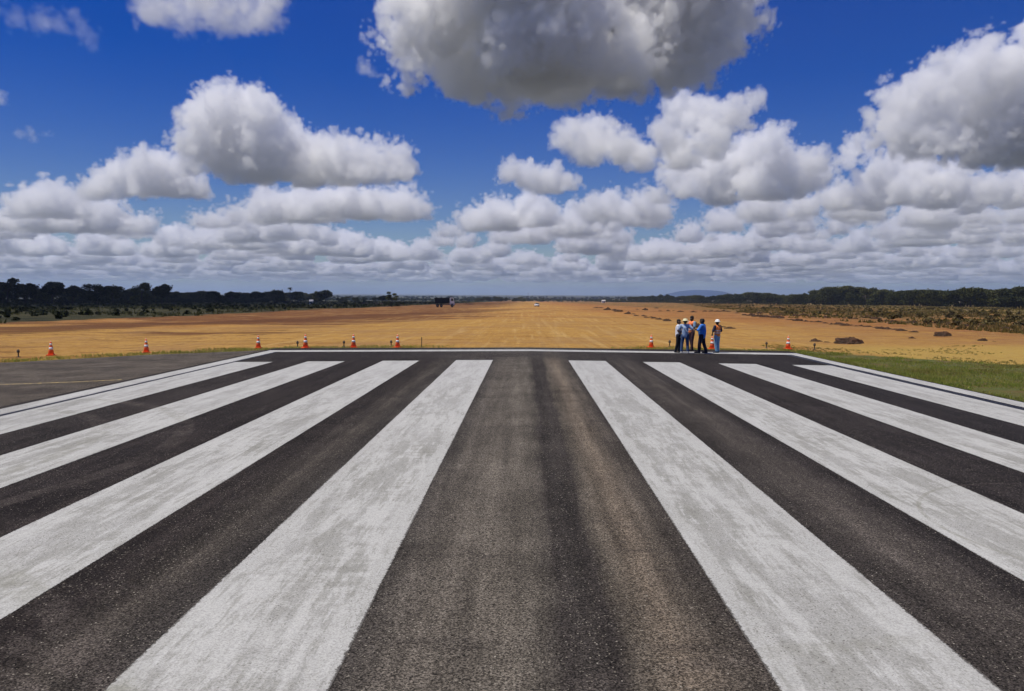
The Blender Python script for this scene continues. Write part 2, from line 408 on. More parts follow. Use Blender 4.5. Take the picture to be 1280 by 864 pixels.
# reddish bands of turned earth, mostly left of the runway's line
lft = n.map(X, -2, -26, 0, .26)
band = n.map(n.m('ADD', hz, n.m('ADD', lft, n.map(Y, 60, 110, -.22, .02))), .56, .68, 0, .95, True)
c = n.mix(band, c, redbr)
c = n.mix(n.map(hz2, .50, .70, 0, .8, True), c, n.mix(.35, redbr, orange))
c = n.mix(n.map(strk, .52, .70, 0, .55, True), c, n.mix(.5, redbr, orange))
c = n.mix(n.m('MULTIPLY', n.map(strk2, .52, .70, 0, .5), n.map(n.m('ABSOLUTE', X), 30, 10, .3, 1)), c, (.60, .42, .17))
rgt = n.map(n.m('ADD', X, n.m('MULTIPLY', mid, 34)), 26, 66, 0, 1, True)
c = n.mix(n.m('MULTIPLY', rgt, n.map(n.noise(P, .5, 5, .7), .40, .60, .15, .9)), c, n.mix(mid, redbr, (.30, .13, .05)))
ruts = n.noise(n.scale(P, 2.6, .035), 1, 3, .5, .3); clod = n.noise(P, 2.2, 6, .75); patch = n.noise(P, .09, 6, .7, 1.)
c = n.mix(n.m('MULTIPLY', n.map(ruts, .57, .62, 0, .22, True), n.map(big, .4, .6)), c, (.20, .10, .035))
c = n.mix(n.map(clod, .54, .66, 0, .65), c, (.13, .07, .028))
c = n.mix(n.m('MULTIPLY', n.map(n.noise(n.scale(P, .5, 1.), 1.1, 6, .78, .4), .54, .62), n.map(X, -8, -20, 0, .8)), c, (.12, .055, .022))
c = n.mix(n.map(n.noise(P, .35, 6, .75, .6), .52, .64, 0, .55, True), c, n.mix(fine, (.22, .115, .04), (.34, .19, .07)))
c = n.mix(n.map(patch, .48, .62, 0, .65, True), c, n.mix(clod, (.26, .14, .05), (.38, .22, .09)))
# the long dark band of graded earth slanting across the left side
qb = n.m('ADD', n.m('SUBTRACT', n.m('SUBTRACT', X, -46.), n.m('MULTIPLY', n.m('SUBTRACT', Y, 61.), .27)), n.m('MULTIPLY', n.m('SUBTRACT', n.noise(P, .07, 5, .65), .5), 16))
qm = n.m('MULTIPLY', n.map(n.m('ABSOLUTE', qb), 3.5, 7.5, .85, 0, True), n.m('MULTIPLY', n.map(Y, 150, 260, 1, 0), n.map(hz2, .3, .5, .55, 1)))
c = n.mix(qm, c, n.mix(clod, (.07, .028, .012), (.15, .062, .026)))
qm2 = n.m('MULTIPLY', n.map(n.m('ABSOLUTE', n.m('SUBTRACT', qb, 19.)), 1.2, 4., .55, 0, True), n.map(hz2, .42, .58, 0, 1))
c = n.mix(qm2, c, (.17, .075, .03))
# dry yellow patch past the grass on the near right
yp = n.m('MULTIPLY', n.map(n.m('ADD', X, n.m('MULTIPLY', mid, 8)), 20, 24, 0, 1, True), n.m('MULTIPLY', n.map(Y, 52, 44, 0, 1, True), n.map(clod, .35, .6, .5, 1)))
c = n.mix(yp, c, (.40, .27, .07))
# grass beside the strip: dark green on the left, dry and yellow on the right
dkg = n.mix(n.map(n.noise(P, .12, 5, .7), .35, .65), (.020, .022, .011), (.062, .056, .022))
lm = n.map(n.m('ADD', X, n.m('MULTIPLY', n.m('SUBTRACT', n.noise(P, .06, 4, .6), .5), 22)), -56.5, -60.5, 0, 1, True)
c = n.mix(lm, c, dkg)
dry = n.mix(n.map(n.noise(P, .1, 5, .7), .38, .62), (.10, .085, .03), (.36, .22, .07))
rx = n.m('SUBTRACT', X, n.m('MULTIPLY', n.m('SUBTRACT', Y, 142.), .30))
rm = n.map(n.m('ADD', rx, n.m('MULTIPLY', n.m('SUBTRACT', n.noise(P, .04, 5, .65), .5), 60)), 84, 100, 0, 1, True)
c = n.mix(rm, c, dry)
rz = n.map(n.m('ADD', X, n.m('MULTIPLY', n.m('SUBTRACT', n.noise(P, .07, 5, .7), .5), 44)), 44, 60, 0, 1, True)
rgh = n.noise(n.scale(P, .28, .10), 1, 6, .75, .5)
c = n.mix(n.m('MULTIPLY', rz, n.map(rgh, .42, .54, 0, .85, True)), c, n.mix(clod, (.075, .045, .018), (.16, .12, .04)))
# verge under the grass next to the paving
vg = n.map(n.m('ADD', Y, n.m('ADD', n.m('MULTIPLY', n.map(X, 14, 24, 0, 1), 9.5), n.m('MULTIPLY', n.m('SUBTRACT', n.noise(P, .6, 4, .6), .5), 3.2))), 43.4, 42.2, 0, 1, True)
vg2 = n.map(n.m('ADD', n.m('ADD', Y, n.map(X, -14, -24, 0, 9.6)), n.m('MULTIPLY', n.m('SUBTRACT', mid, .5), 5.)), 43.3, 42.3, 0, .85, True)
vm = n.mix(n.map(X, 12.5, 14.5, 0, 1), vg2, vg)
soilg = n.mix(n.map(n.noise(P, .9, 4, .6), .35, .65), (.13, .095, .035), (.09, .11, .03))
edge_c = n.map(n.m('ABSOLUTE', X), 4, 10, .15, 1, True)
c = n.mix(n.m('MULTIPLY', vm, edge_c), c, soilg)
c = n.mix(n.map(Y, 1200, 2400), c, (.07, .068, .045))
n.put(c, b.inputs['Base Color']); b.inputs['Roughness'].default_value = .95; b.inputs['Specular IOR Level'].default_value = .1
q = n.nd('ShaderNodeBump'); q.inputs['Strength'].default_value = .9; q.inputs['Distance'].default_value = .45
n.put(n.m('ADD', n.m('MULTIPLY', n.noise(P, 1.2, 6, .7), 1.), n.m('MULTIPLY', strk, .6)), q.inputs['Height']); n.put(q.outputs[0], b.inputs['Normal'])
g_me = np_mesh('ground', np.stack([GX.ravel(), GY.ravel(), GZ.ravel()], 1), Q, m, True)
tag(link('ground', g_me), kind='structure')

# ------------------------------------------------------------------ paving
# circles along which turning wheels left marks: centre x, y, radius, half width, strength
ARCS = [(-13.5, 4.5, 5.6, .12, .5), (-13.5, 4.5, 7.3, .12, .5), (-15.2, 13., 6.4, .12, .35), (-15.2, 13., 8.1, .12, .35), (-6.5, 1.0, 4.9, .12, .55), (-6.5, 1.0, 5.35, .08, .4), (-14, -4, 14.2, .11, .4), (6., -9., 15.5, .07, .25), (7.5, 9.4, 2.4, .02, .5)]
def arc(n, X, Y, cx, cyy, rad, wd):
    dx = n.m('SUBTRACT', X, cx); dy = n.m('SUBTRACT', Y, cyy)
    r_ = n.m('SQRT', n.m('ADD', n.m('MULTIPLY', dx, dx), n.m('MULTIPLY', dy, dy)))
    return n.map(n.m('ABSOLUTE', n.m('SUBTRACT', r_, rad)), wd, wd * 2, 1, 0, True)
def asphalt(name, plain=False):
    m, n, b = new_mat(name)
    P = n.nd('ShaderNodeTexCoord').outputs['Object']; sx = n.xyz(P); X, Y = sx[0], sx[1]
    wob = n.m('MULTIPLY', n.m('SUBTRACT', n.noise(n.scale(P, .7, .3), 1, 6, .68), .5), .42)
    Xw = n.m('ADD', X, wob)
    strk = n.noise(n.scale(P, 3.2, .16), 1, 5, .65); pat = n.noise(P, .55, 5, .62); pt2 = n.noise(n.scale(P, 1, .5), 2.2, 5, .65); hb = n.noise(n.scale(P, .35, 2.6), 1, 4, .65)
    if plain:
        base = n.mix(n.map(pat, .3, .7), (.085, .070, .056), (.135, .114, .090))
        base = n.mix(n.map(hb, .5, .68, 0, .55), base, (.055, .047, .043))
    else:
        # the wheel paths are worn pale near the middle, the flanks are dark and brownish; a dark joint runs right of the middle
        t = n.map(Xw, -16, 16, 0, 1)
        w = lambda x: (x + 16) / 32
        dk = (.030, .0255, .0245); md = (.066, .056, .049); lt = (.125, .108, .088); tan = (.165, .132, .098)
        base = n.ramp(t, [(w(-14), (.034, .029, .026)), (w(-10.6), (.036, .030, .027)), (w(-7.6), (.029, .0235, .0215)), (w(-5.6), (.030, .024, .021)), (w(-4.5), (.032, .026, .023)), (w(-3.9), (.066, .056, .046)), (w(-3.3), (.05, .044, .039)), (w(-2.6), (.06, .052, .046)), (w(-1.75), (.058, .051, .045)),
                          (w(-1.2), lt), (w(-.35), (.135, .117, .094)), (w(-.02), (.11, .096, .078)), (w(.03), (.040, .034, .030)), (w(.28), (.052, .045, .039)), (w(.50), (.046, .039, .034)), (w(.66), (.110, .093, .072)), (w(1.0), tan), (w(1.35), (.105, .088, .070)), (w(1.72), (.042, .036, .032)), (w(2.6), (.05, .044, .04)), (w(3.4), (.048, .041, .036)), (w(4.1), (.080, .068, .058)),
                          (w(4.7), (.040, .034, .031)), (w(5.2), dk), (w(7.4), (.036, .030, .028)), (w(10), (.028, .024, .024)), (w(14), (.026, .023, .023))])
        e = n.nd('ShaderNodeMix', data_type='RGBA', blend_type='MULTIPLY'); e.inputs[0].default_value = 1
        n.put(base, e.inputs[6]); n.put(n.ramp(strk, [(.28, .55), (.5, 1.), (.72, 1.5)]), e.inputs[7]); base = e.outputs[2]
        base = n.mix(n.map(hb, .56, .72, 0, .5), base, (.045, .038, .034))
        farr = n.map(Y, 32, 36, 0, .85, True)
        base = n.mix(farr, base, n.mix(n.map(n.m('ABSOLUTE', n.m('SUBTRACT', X, -1.)), 1.5, 6), (.062, .054, .048), (.032, .027, .026)))
        # faint rubber arcs on the left flank
        for cx, cyy, rad, wd, s_ in ARCS:
            a_ = arc(n, X, Y, cx, cyy, rad, wd)
            a_ = n.m('MULTIPLY', n.m('MULTIPLY', a_, n.map(pt2, .35, .65)), s_)
            base = n.mix(n.m('MULTIPLY', a_, 1.5, clamp=True), base, (.105, .088, .076))
    e = n.nd('ShaderNodeMix', data_type='RGBA', blend_type='MULTIPLY'); e.inputs[0].default_value = 1
    n.put(base, e.inputs[6]); n.put(n.ramp(n.m('ADD', n.m('MULTIPLY', pat, .6), n.m('MULTIPLY', pt2, .4)), [(.3, .46), (.5, .78), (.72, 1.06)]), e.inputs[7]); base = e.outputs[2]
    # aggregate: dark bitumen between pale chips
    v = n.vor(P, 85.); vs_ = n.xyz(v); g1 = n.map(n.noise(P, 48, 3, .7), .35, .66)
    e = n.nd('ShaderNodeMix', data_type='RGBA', blend_type='MULTIPLY'); e.inputs[0].default_value = 1
    n.put(base, e.inputs[6]); n.put(n.ramp(n.m('ADD', n.m('MULTIPLY', vs_[0], .6), n.m('MULTIPLY', g1, .4)), [(.15, .16), (.5, .85), (.85, 2.05)]), e.inputs[7]); base = e.outputs[2]
    chips = n.m('MULTIPLY', n.map(vs_[1], .955, .985), n.map(n.noise(P, 1.3, 3, .6), .3, .65, .25, 1))
    base = n.mix(n.m('MULTIPLY', chips, .75), base, n.mix(vs_[2], (.18, .155, .12), (.42, .38, .31)))
    v2 = n.xyz(n.vor(P, 34.)); d2 = n.vor(P, 34., 'Distance')
    chip2 = n.m('MULTIPLY', n.map(v2[1], .975, .98), n.map(d2, .30, .22))
    base = n.mix(n.m('MULTIPLY', chip2, .8), base, n.mix(v2[2], (.22, .19, .15), (.46, .42, .35)))
    n.put(base, b.inputs['Base Color']); b.inputs['Roughness'].default_value = .95; b.inputs['Specular IOR Level'].default_value = .08
    q = n.nd('ShaderNodeBump'); q.inputs['Strength'].default_value = .55; q.inputs['Distance'].default_value = .006
    n.put(n.m('ADD', vs_[0], n.m('MULTIPLY', n.noise(P, 30, 4, .7), 1.)), q.inputs['Height']); n.put(q.outputs[0], b.inputs['Normal'])
    return m
M_asph = asphalt('runway_asphalt'); M_apron = asphalt('apron_asphalt', True)

def strip_mesh(name, xl, yl, mats, lift=0., depth=0., edge=None):
    """sheet following the runway's crown; optional skirt down to the soil"""
    V, Fc = [], []
    for x in xl:
        for y in yl:
            V.append((x, y, float(pavement_z(x)) + lift))
    ny = len(yl)
    for i in range(len(xl) - 1):
        for j in range(ny - 1): Fc.append((i * ny + j, (i + 1) * ny + j, (i + 1) * ny + j + 1, i * ny + j + 1))
    if depth:
        loop = [i * ny + ny - 1 for i in range(len(xl))]
        for A in (loop, list(range(ny))[::-1] if False else [len(V) - ny + k for k in range(ny)], list(range(ny))):
            o = len(V); V += [(V[a][0], V[a][1], V[a][2] - depth) for a in A]
            for k in range(len(A) - 1): Fc.append((A[k], A[k + 1], o + k + 1, o + k))
    me = bpy.data.meshes.new(name); me.from_pydata(V, [], Fc); me.materials.append(mats); me.update()
    return me
tag(link('runway', strip_mesh('runway', [-X_EDGE, -7, 0, 7, X_EDGE], [-60, 0, 20, Y_END], M_asph, 0, .16)), kind='structure')
# apron on the left, its far edge bending away
V, Fc = [], []
axl = [-70, -45, -32, -23.2, -19, -15.5, -X_EDGE]
for x in axl: V += [(x, -60, float(pavement_z(max(x, -26)))), (x, float(apron_y(x)), float(pavement_z(max(x, -26))))]
for i in range(len(axl) - 1): Fc.append((2 * i, 2 * i + 2, 2 * i + 3, 2 * i + 1))
o = len(V); V += [(V[2 * i + 1][0], V[2 * i + 1][1], V[2 * i + 1][2] - .12) for i in range(len(axl))]
for i in range(len(axl) - 1): Fc.append((2 * i + 1, 2 * i + 3, o + i + 1, o + i))
me = bpy.data.meshes.new('apron'); me.from_pydata(V, [], Fc); me.materials.append(M_apron); me.update()
tag(link('apron', me), kind='structure')

def paint(name, centre=None, half=.83, white=True, tone=1., seed=0.):
    m, n, b = new_mat(name)
    P = n.nd('ShaderNodeTexCoord').outputs['Object']; sx = n.xyz(P)
    o_ = n.nd('ShaderNodeVectorMath', operation='ADD'); n.put(P, o_.inputs[0]); o_.inputs[1].default_value = (seed * 13.7, seed * 5.3, 0); Pn = o_.outputs[0]
    s1 = n.noise(n.scale(Pn, 2.9, .38), 1, 7, .64, .25); s2 = n.noise(n.scale(Pn, 1.2, .5), 1, 5, .62, .4); s3 = n.noise(n.scale(Pn, 9, 1.3), 1, 4, .65)
    grey = n.mix(n.map(s2, .35, .66), (.27 * tone, .265 * tone, .235 * tone), (.385 * tone, .38 * tone, .355 * tone))
    wht = (.455 * tone, .45 * tone, .42 * tone)
    s4 = n.noise(n.scale(Pn, 14, 1.6), 1, 5, .7, .4); s5 = n.noise(n.scale(Pn, 1.3, 3.2), 1.6, 6, .7, .3)
    k = n.map(n.m('ADD', n.m('MULTIPLY', s1, .6), n.m('ADD', n.m('MULTIPLY', s4, .22), n.m('MULTIPLY', s5, .25))), .48, .60, 0, 1, True)
    if centre is not None:
        dx = n.m('ABSOLUTE', n.m('SUBTRACT', sx[0], centre))
        lip = n.map(n.m('ADD', dx, n.m('MULTIPLY', n.m('SUBTRACT', s2, .5), .5)), half - .28, half - .22, 0, .7, True)
        k = n.m('MAXIMUM', k, lip)
    c = n.mix(k, grey, wht)
    c = n.mix(n.map(s3, .55, .64, 0, .6), c, (.27 * tone, .265 * tone, .235 * tone))
    c = n.mix(n.map(s4, .60, .70, 0, .5), c, (.56 * tone, .555 * tone, .54 * tone))
    # far end was painted more thickly
    c = n.mix(n.map(sx[1], 14, 30, 0, .55), c, (.43 * tone, .425 * tone, .41 * tone))
    if centre is not None:
        # grey-olive scuffs from tyres crossing at an angle
        br = n.map(n.noise(P, 3, 4, .65), .35, .6)
        for cx, cyy, rad, wd, s_ in ARCS:
            c = n.mix(n.m('MULTIPLY', n.m('MULTIPLY', arc(n, sx[0], sx[1], cx, cyy, rad, wd), br), s_), c, (.20, .195, .15))
    if centre is not None:
        fr = n.map(n.m('ADD', dx, n.m('MULTIPLY', n.m('SUBTRACT', n.noise(P, 26, 5, .75), .5), .11)), half - .018, half - .006)
        c = n.mix(n.m('MULTIPLY', fr, .85), c, (.055, .047, .040))
    v = n.xyz(n.vor(P, 80.)); e = n.nd('ShaderNodeMix', data_type='RGBA', blend_type='MULTIPLY'); e.inputs[0].default_value = 1
    n.put(c, e.inputs[6]); n.put(n.ramp(v[0], [(0, .78), (.5, 1.), (1, 1.16)]), e.inputs[7]); c = e.outputs[2]
    wear = n.m('MULTIPLY', n.map(n.noise(Pn, 22, 5, .75), .60, .66), n.map(s5, .50, .62, .0, 1))
    c = n.mix(n.m('MULTIPLY', wear, .6), c, (.10, .088, .072))
    # pits where the stone shows through
    pit = n.m('MULTIPLY', n.map(v[1], .93, .96), n.map(s1, .58, .42))
    c = n.mix(n.m('MULTIPLY', pit, .7), c, (.09, .08, .065))
    n.put(c, b.inputs['Base Color']); b.inputs['Roughness'].default_value = .85; b.inputs['Specular IOR Level'].default_value = .12
    q = n.nd('ShaderNodeBump'); q.inputs['Strength'].default_value = .35; q.inputs['Distance'].default_value = .005
    n.put(n.m('ADD', v[0], n.noise(P, 30, 4, .7)), q.inputs['Height']); n.put(q.outputs[0], b.inputs['Normal'])
    return m

EDGES = [(1.67, 3.33), (4.94, 6.58), (8.2, 9.86), (11.33, 13.02)]
ENDY = [33.0, 32.8, 32.6, 32.4]
def marking(name, x0, x1, y0, y1, mat, lift=.004, wob=.02):
    """painted bar with slightly uneven edges"""
    ys_ = np.arange(y0, y1, .18); V, Fc = [], []
    ys_ = np.append(ys_, y1)
    cols = [x0, x1] if x0 * x1 > 0 else [x0, 0, x1]
    for j, y in enumerate(ys_):
        for i, x in enumerate(cols):
            w = wob * (2 * (.6 * vnoise(y * .9 + x * 7, x * 3.1) + .4 * vnoise(y * 4.3 + x * 5, x * 2.1)) - 1) if i in (0, len(cols) - 1) else 0
            V.append((x + float(w), y, float(pavement_z(x + float(w))) + lift))
    nc = len(cols)
    for j in range(len(ys_) - 1):
        for i in range(nc - 1): Fc.append((j * nc + i, j * nc + i + 1, (j + 1) * nc + i + 1, (j + 1) * nc + i))
    me = bpy.data.meshes.new(name); me.from_pydata(V, [], Fc); me.materials.append(mat); me.update()
    return tag(link(name, me), kind='structure')
k_ = 0
for sgn in (-1, 1):
    for (a, bb), ye in zip(EDGES, ENDY):
        x0, x1 = (a, bb) if sgn > 0 else (-bb, -a); k_ += 1
        marking('runway_stripe', x0, x1, ye - 30 if ye - 30 < 2.4 else 2.4, ye, paint('stripe_paint', (x0 + x1) / 2, (x1 - x0) / 2, tone=.93 if k_ not in (4, 5) else .90, seed=k_))
P_edge = paint('edge_paint', None, tone=.94, seed=20)
marking('runway_edge_line', 13.38, 14.02, -20, 38.2, P_edge)
marking('runway_edge_line', -13.86, -13.2, -20, 38.2, P_edge)
marking('runway_end_line', -13.86, 14.02, 38.2, 39.35, P_edge, wob=0)
for sg in (-1, 1):
    marking('pavement_joint', sg * 13.12 - .07, sg * 13.12 + .07 + (.10 if sg > 0 else 0), -20, 38.2, simple('joint_tar', (.012, .013, .018), .6), wob=.01)
# worn yellow taxi line curving across the apron
ym, n, b = new_mat('worn_yellow_paint')
P = n.nd('ShaderNodeTexCoord').outputs['Object']
n.put(n.mix(n.map(n.noise(P, 9, 4, .7), .42, .60), (.13, .105, .07), (.50, .36, .10)), b.inputs['Base Color']); b.inputs['Roughness'].default_value = .85
pts = [(-46, 20.0), (-30, 22.3), (-22, 23.5), (-17.4, 24.35), (-15.5, 25.0), (-14.35, 25.6)]
V, Fc = [], []
for i, (x, y) in enumerate(pts): zz = float(pavement_z(max(x, -26))) + .004; V += [(x, y - .09, zz), (x, y + .09, zz)]
for i in range(len(pts) - 1): Fc.append((2 * i, 2 * i + 2, 2 * i + 3, 2 * i + 1))
me = bpy.data.meshes.new('taxi_line'); me.from_pydata(V, [], Fc); me.materials.append(ym); me.update()
tag(link('taxi_line', me), kind='structure')

# ------------------------------------------------------------------ haze
hm = bpy.data.materials.new('haze_air'); hm.use_nodes = True; nt = hm.node_tree
nt.nodes.remove(nt.nodes['Principled BSDF']); v = nt.nodes.new('ShaderNodeVolumePrincipled')
v.inputs['Color'].default_value = (.60, .76, 1, 1); v.inputs['Density'].default_value = 8e-5; v.inputs['Anisotropy'].default_value = .2
nt.links.new(v.outputs[0], nt.nodes['Material Output'].inputs['Volume'])
h_ = MB(); h_.box((0, 22850, 142.5), (94000, 46500, 315)); hz_o = h_.build('haze', hm); tag(hz_o, kind='stuff')
# distant hill; blue of the hazy air is painted into its colour too
hx = []
D_H = 9500.
def hill_h(u): return np.interp(u, [825, 838, 850, 862, 872, 882, 893, 905, 915], [0, 25, 52, 68, 74, 70, 62, 26, 0])
us = np.linspace(820, 920, 50); rows_ = np.linspace(-1, 1, 14); V = []
for r_ in rows_:
    for u in us:
        d = ray(u, 368); yy = D_H + r_ * 900; x = -.23 + d.x / d.y * D_H
        V.append((x, yy, -11 + float(hill_h(u)) * 1.15 * (1 - r_ * r_) ** .7 * (1 + .12 * float(fbm(u / 7, r_ * 3))) - .5))
V = np.array(V); ix = np.arange(len(V)).reshape(14, 50)
Q = np.stack([ix[:-1, :-1], ix[:-1, 1:], ix[1:, 1:], ix[1:, :-1]], -1).reshape(-1, 4)
tag(link('hill', np_mesh('hill', V, Q, simple('hill_haze_blue', (.008, .035, .12), .95, .3, .01), True)), kind='structure')
# ------------------------------------------------------------------ grass
def grass_mat(name, a, bcol, c3, sc=.8):
    m, n, b = new_mat(name)
    P = n.nd('ShaderNodeTexCoord').outputs['Object']; g = n.nd('ShaderNodeNewGeometry').outputs['Random Per Island']
    c = n.mix(n.map(g, 0, 1), a, bcol); c = n.mix(n.map(n.noise(P, sc, 4, .6), .45, .65), c, c3); c = n.mix(n.map(n.noise(P, sc * .45, 5, .7), .52, .66, 0, .7), c, (c3[0] * .55, c3[1] * .42, c3[2] * .5))
    n.put(c, b.inputs['Base Color']); b.inputs['Roughness'].default_value = .7; b.inputs['Specular IOR Level'].default_value = .15
    t = n.nd('ShaderNodeBsdfTranslucent'); n.put(n.mix(.5, c, (c3[0] * 1.3, c3[1] * 1.4, c3[2])), t.inputs[0]); ms = n.nd('ShaderNodeMixShader'); ms.inputs[0].default_value = .5
    n.t.links.new(b.outputs[0], ms.inputs[1]); n.t.links.new(t.outputs[0], ms.inputs[2]); n.t.links.new(ms.outputs[0], n.t.nodes['Material Output'].inputs[0])
    return m
def blades(name, pts, hgt, wid, mat, per=3, lean=.5, sink=.02):
    """tufts of bent triangular blades"""
    N = len(pts); pts = np.repeat(pts, per, 0); N2 = len(pts)
    z = ground_z(pts[:, 0], pts[:, 1]); z = np.where(((pts[:, 0] > -26) & (pts[:, 0] < X_EDGE + .02) & (pts[:, 1] < Y_END)), pavement_z(pts[:, 0]), z)
    r = np.random.default_rng(len(pts)); a = r.uniform(0, 2 * np.pi, N2); h = hgt[0] + (hgt[1] - hgt[0]) * r.random(N2) ** 1.6
    off = r.normal(0, wid * 1.2, (N2, 2)); x = pts[:, 0] + off[:, 0]; y = pts[:, 1] + off[:, 1]; la = r.uniform(0, 2 * np.pi, N2); ll = h * lean * r.random(N2)
    w = wid * r.uniform(.6, 1.3, N2)
    V = np.empty((N2, 3, 3)); 
    V[:, 0] = np.stack([x - np.cos(a) * w, y - np.sin(a) * w, z - sink], 1); V[:, 1] = np.stack([x + np.cos(a) * w, y + np.sin(a) * w, z - sink], 1)
    V[:, 2] = np.stack([x + np.cos(la) * ll, y + np.sin(la) * ll, z + h], 1)
    T = np.arange(N2 * 3).reshape(-1, 3)
    return tag(link(name, np_mesh(name, V.reshape(-1, 3), T, mat)), kind='stuff')
def scatter(n, x0, x1, y0, y1, keep):
    x = rng.uniform(x0, x1, n); y = rng.uniform(y0, y1, n); k = keep(x, y); return np.stack([x[k], y[k]], 1)
G1 = grass_mat('verge_grass', (.12, .19, .025), (.30, .36, .06), (.42, .36, .10), .9)
def keep_right(x, y):
    lim = 42.9 - 9.5 * np.clip((x - 14) / 10, 0, 1) + 2.4 * (fbm(x / 1.5, y / 1.5) * 2)
    dens = .36 + .45 * np.clip(1 - (x - 14.1) / 1.6, 0, 1) + 2.6 * fbm(x / 1.3, y / 1.3) + .35 * np.clip((x - 14.1) / 10, 0, 1) * 0
    return (y < lim) & (x > 14.12 + .1 * fbm(y * 2, x)) & (rng.random(len(x)) < dens)
blades('grass', scatter(120000, 14.1, 30, 12, 46, keep_right), (.02, .125), .016, G1, 3, .9)
def keep_far(x, y):
    left = (x < -4.3); right = (x > 4.6)
    dens = np.where(left, .55, .6) * np.clip((abs(x) - 4) / 3, .15, 1) + 1.6 * fbm(x / 1.1, y / .7)
    near = np.where(x < -X_EDGE, apron_y(x) + .05, Y_END + .02)
    lim = near + 2.2 + 2.6 * fbm(x / 2.4, 3.3) * 1.5 + np.clip((-x - 14) / 6, 0, 1) * .5
    return (left | right) & (y > near) & (y < lim) & (x < 14.6) & (rng.random(len(x)) < dens) & ((x < -9) | (x > -9) | True)
G2 = grass_mat('verge_grass_far', (.18, .23, .03), (.38, .40, .07), (.48, .38, .12), .7)
blades('grass', scatter(90000, -34, 15, 26, 44.6, keep_far), (.03, .15), .014, G2, 3, .7)
# meadow beyond the left side of the cleared ground, dry grass on the right
G3 = grass_mat('meadow_grass', (.016, .024, .010), (.045, .055, .020), (.10, .09, .035), .05)
G4 = grass_mat('dry_grass', (.10, .085, .03), (.30, .20, .07), (.13, .12, .03), .04)
def keep_m(x, y):
    return (x < -58 + 10 * fbm(x / 15, y / 15)) & (fbm(x / 16, y / 16) + .12 * rng.random(len(x)) > -.03)
u = rng.random(26000); xx = -58 - 240 * rng.random(26000); yy = 55 * (1300 / 55) ** u; k = keep_m(xx, yy)
blades('grass', np.stack([xx[k], yy[k]], 1), (.2, .75), .16, G3, 4, .6)
u = rng.random(60000); yy = 66 * (1200 / 66) ** u; xx = 46 + (yy - 142) * .18 * (yy > 142) + 170 * rng.random(60000) ** 1.1
k = (xx < 262 - (yy - 400) * .1) & (fbm(xx / 10, yy / 10) + .15 * rng.random(len(xx)) + .12 * sstep(46, 90, xx) > .10)
blades('grass', np.stack([xx[k], yy[k]], 1), (.08, .5), .12, G4, 4, .8)
u = rng.random(5000); xx = 14.5 + 30 * rng.random(5000) ** 1.5; yy = 33 + 16 * u ** 1.6; k = (fbm(xx / 4, yy / 4) + .12 * rng.random(5000) > .07) & ((xx > 20) | (yy > 40))
blades('grass', np.stack([xx[k], yy[k]], 1), (.01, .07), .03, grass_mat('dry_tufts', (.24, .18, .06), (.42, .32, .11), (.26, .24, .07), .4), 10, 1.2)

# ------------------------------------------------------------------ trees
bark = simple('bark', (.05, .038, .03), .9, .3, 3)
def leaf_mat(name, a, b2):
    m, n, b = new_mat(name); g = n.nd('ShaderNodeNewGeometry').outputs['Random Per Island']
    oi = n.nd('ShaderNodeObjectInfo').outputs['Random']
    c = n.mix(g, a, b2); e = n.mix(n.map(oi, 0, 1), (.7, .75, .7), (1.25, 1.2, 1.2)); mm = n.nd('ShaderNodeMix', data_type='RGBA', blend_type='MULTIPLY'); mm.inputs[0].default_value = 1
    n.put(c, mm.inputs[6]); n.put(e, mm.inputs[7]); n.put(mm.outputs[2], b.inputs['Base Color']); b.inputs['Roughness'].default_value = .75; b.inputs['Specular IOR Level'].default_value = .12
    return m
leafA = leaf_mat('leaves_dark', (.012, .016, .005), (.036, .042, .011)); leafB = leaf_mat('leaves_olive', (.026, .032, .006), (.075, .075, .018))
def cards(centres, radii, n, size, seed, flat=.75):
    """small leaf-clump faces spread through lobes, denser near each lobe's skin"""
    r = np.random.default_rng(seed); C = np.array(centres); Rd = np.array(radii); p = Rd ** 2 / (Rd ** 2).sum()
    i = r.choice(len(C), n, p=p); d = r.normal(size=(n, 3)); d /= np.linalg.norm(d, axis=1)[:, None]
    rad = Rd[i] * (r.random(n) ** .45) * (1 + .12 * r.normal(size=n)); q = C[i] + d * rad[:, None] * np.array([1, 1, flat])
    a = r.normal(size=(n, 3)); a /= np.linalg.norm(a, axis=1)[:, None]; b = np.cross(a, r.normal(size=(n, 3))); b /= np.linalg.norm(b, axis=1)[:, None]
    s = size * r.uniform(.5, 1.3, n)[:, None]
    V = np.stack([q - a * s, q + b * s * .7, q + a * s, q - b * s * .7], 1).reshape(-1, 3)
    return V, np.arange(n * 4).reshape(-1, 4)
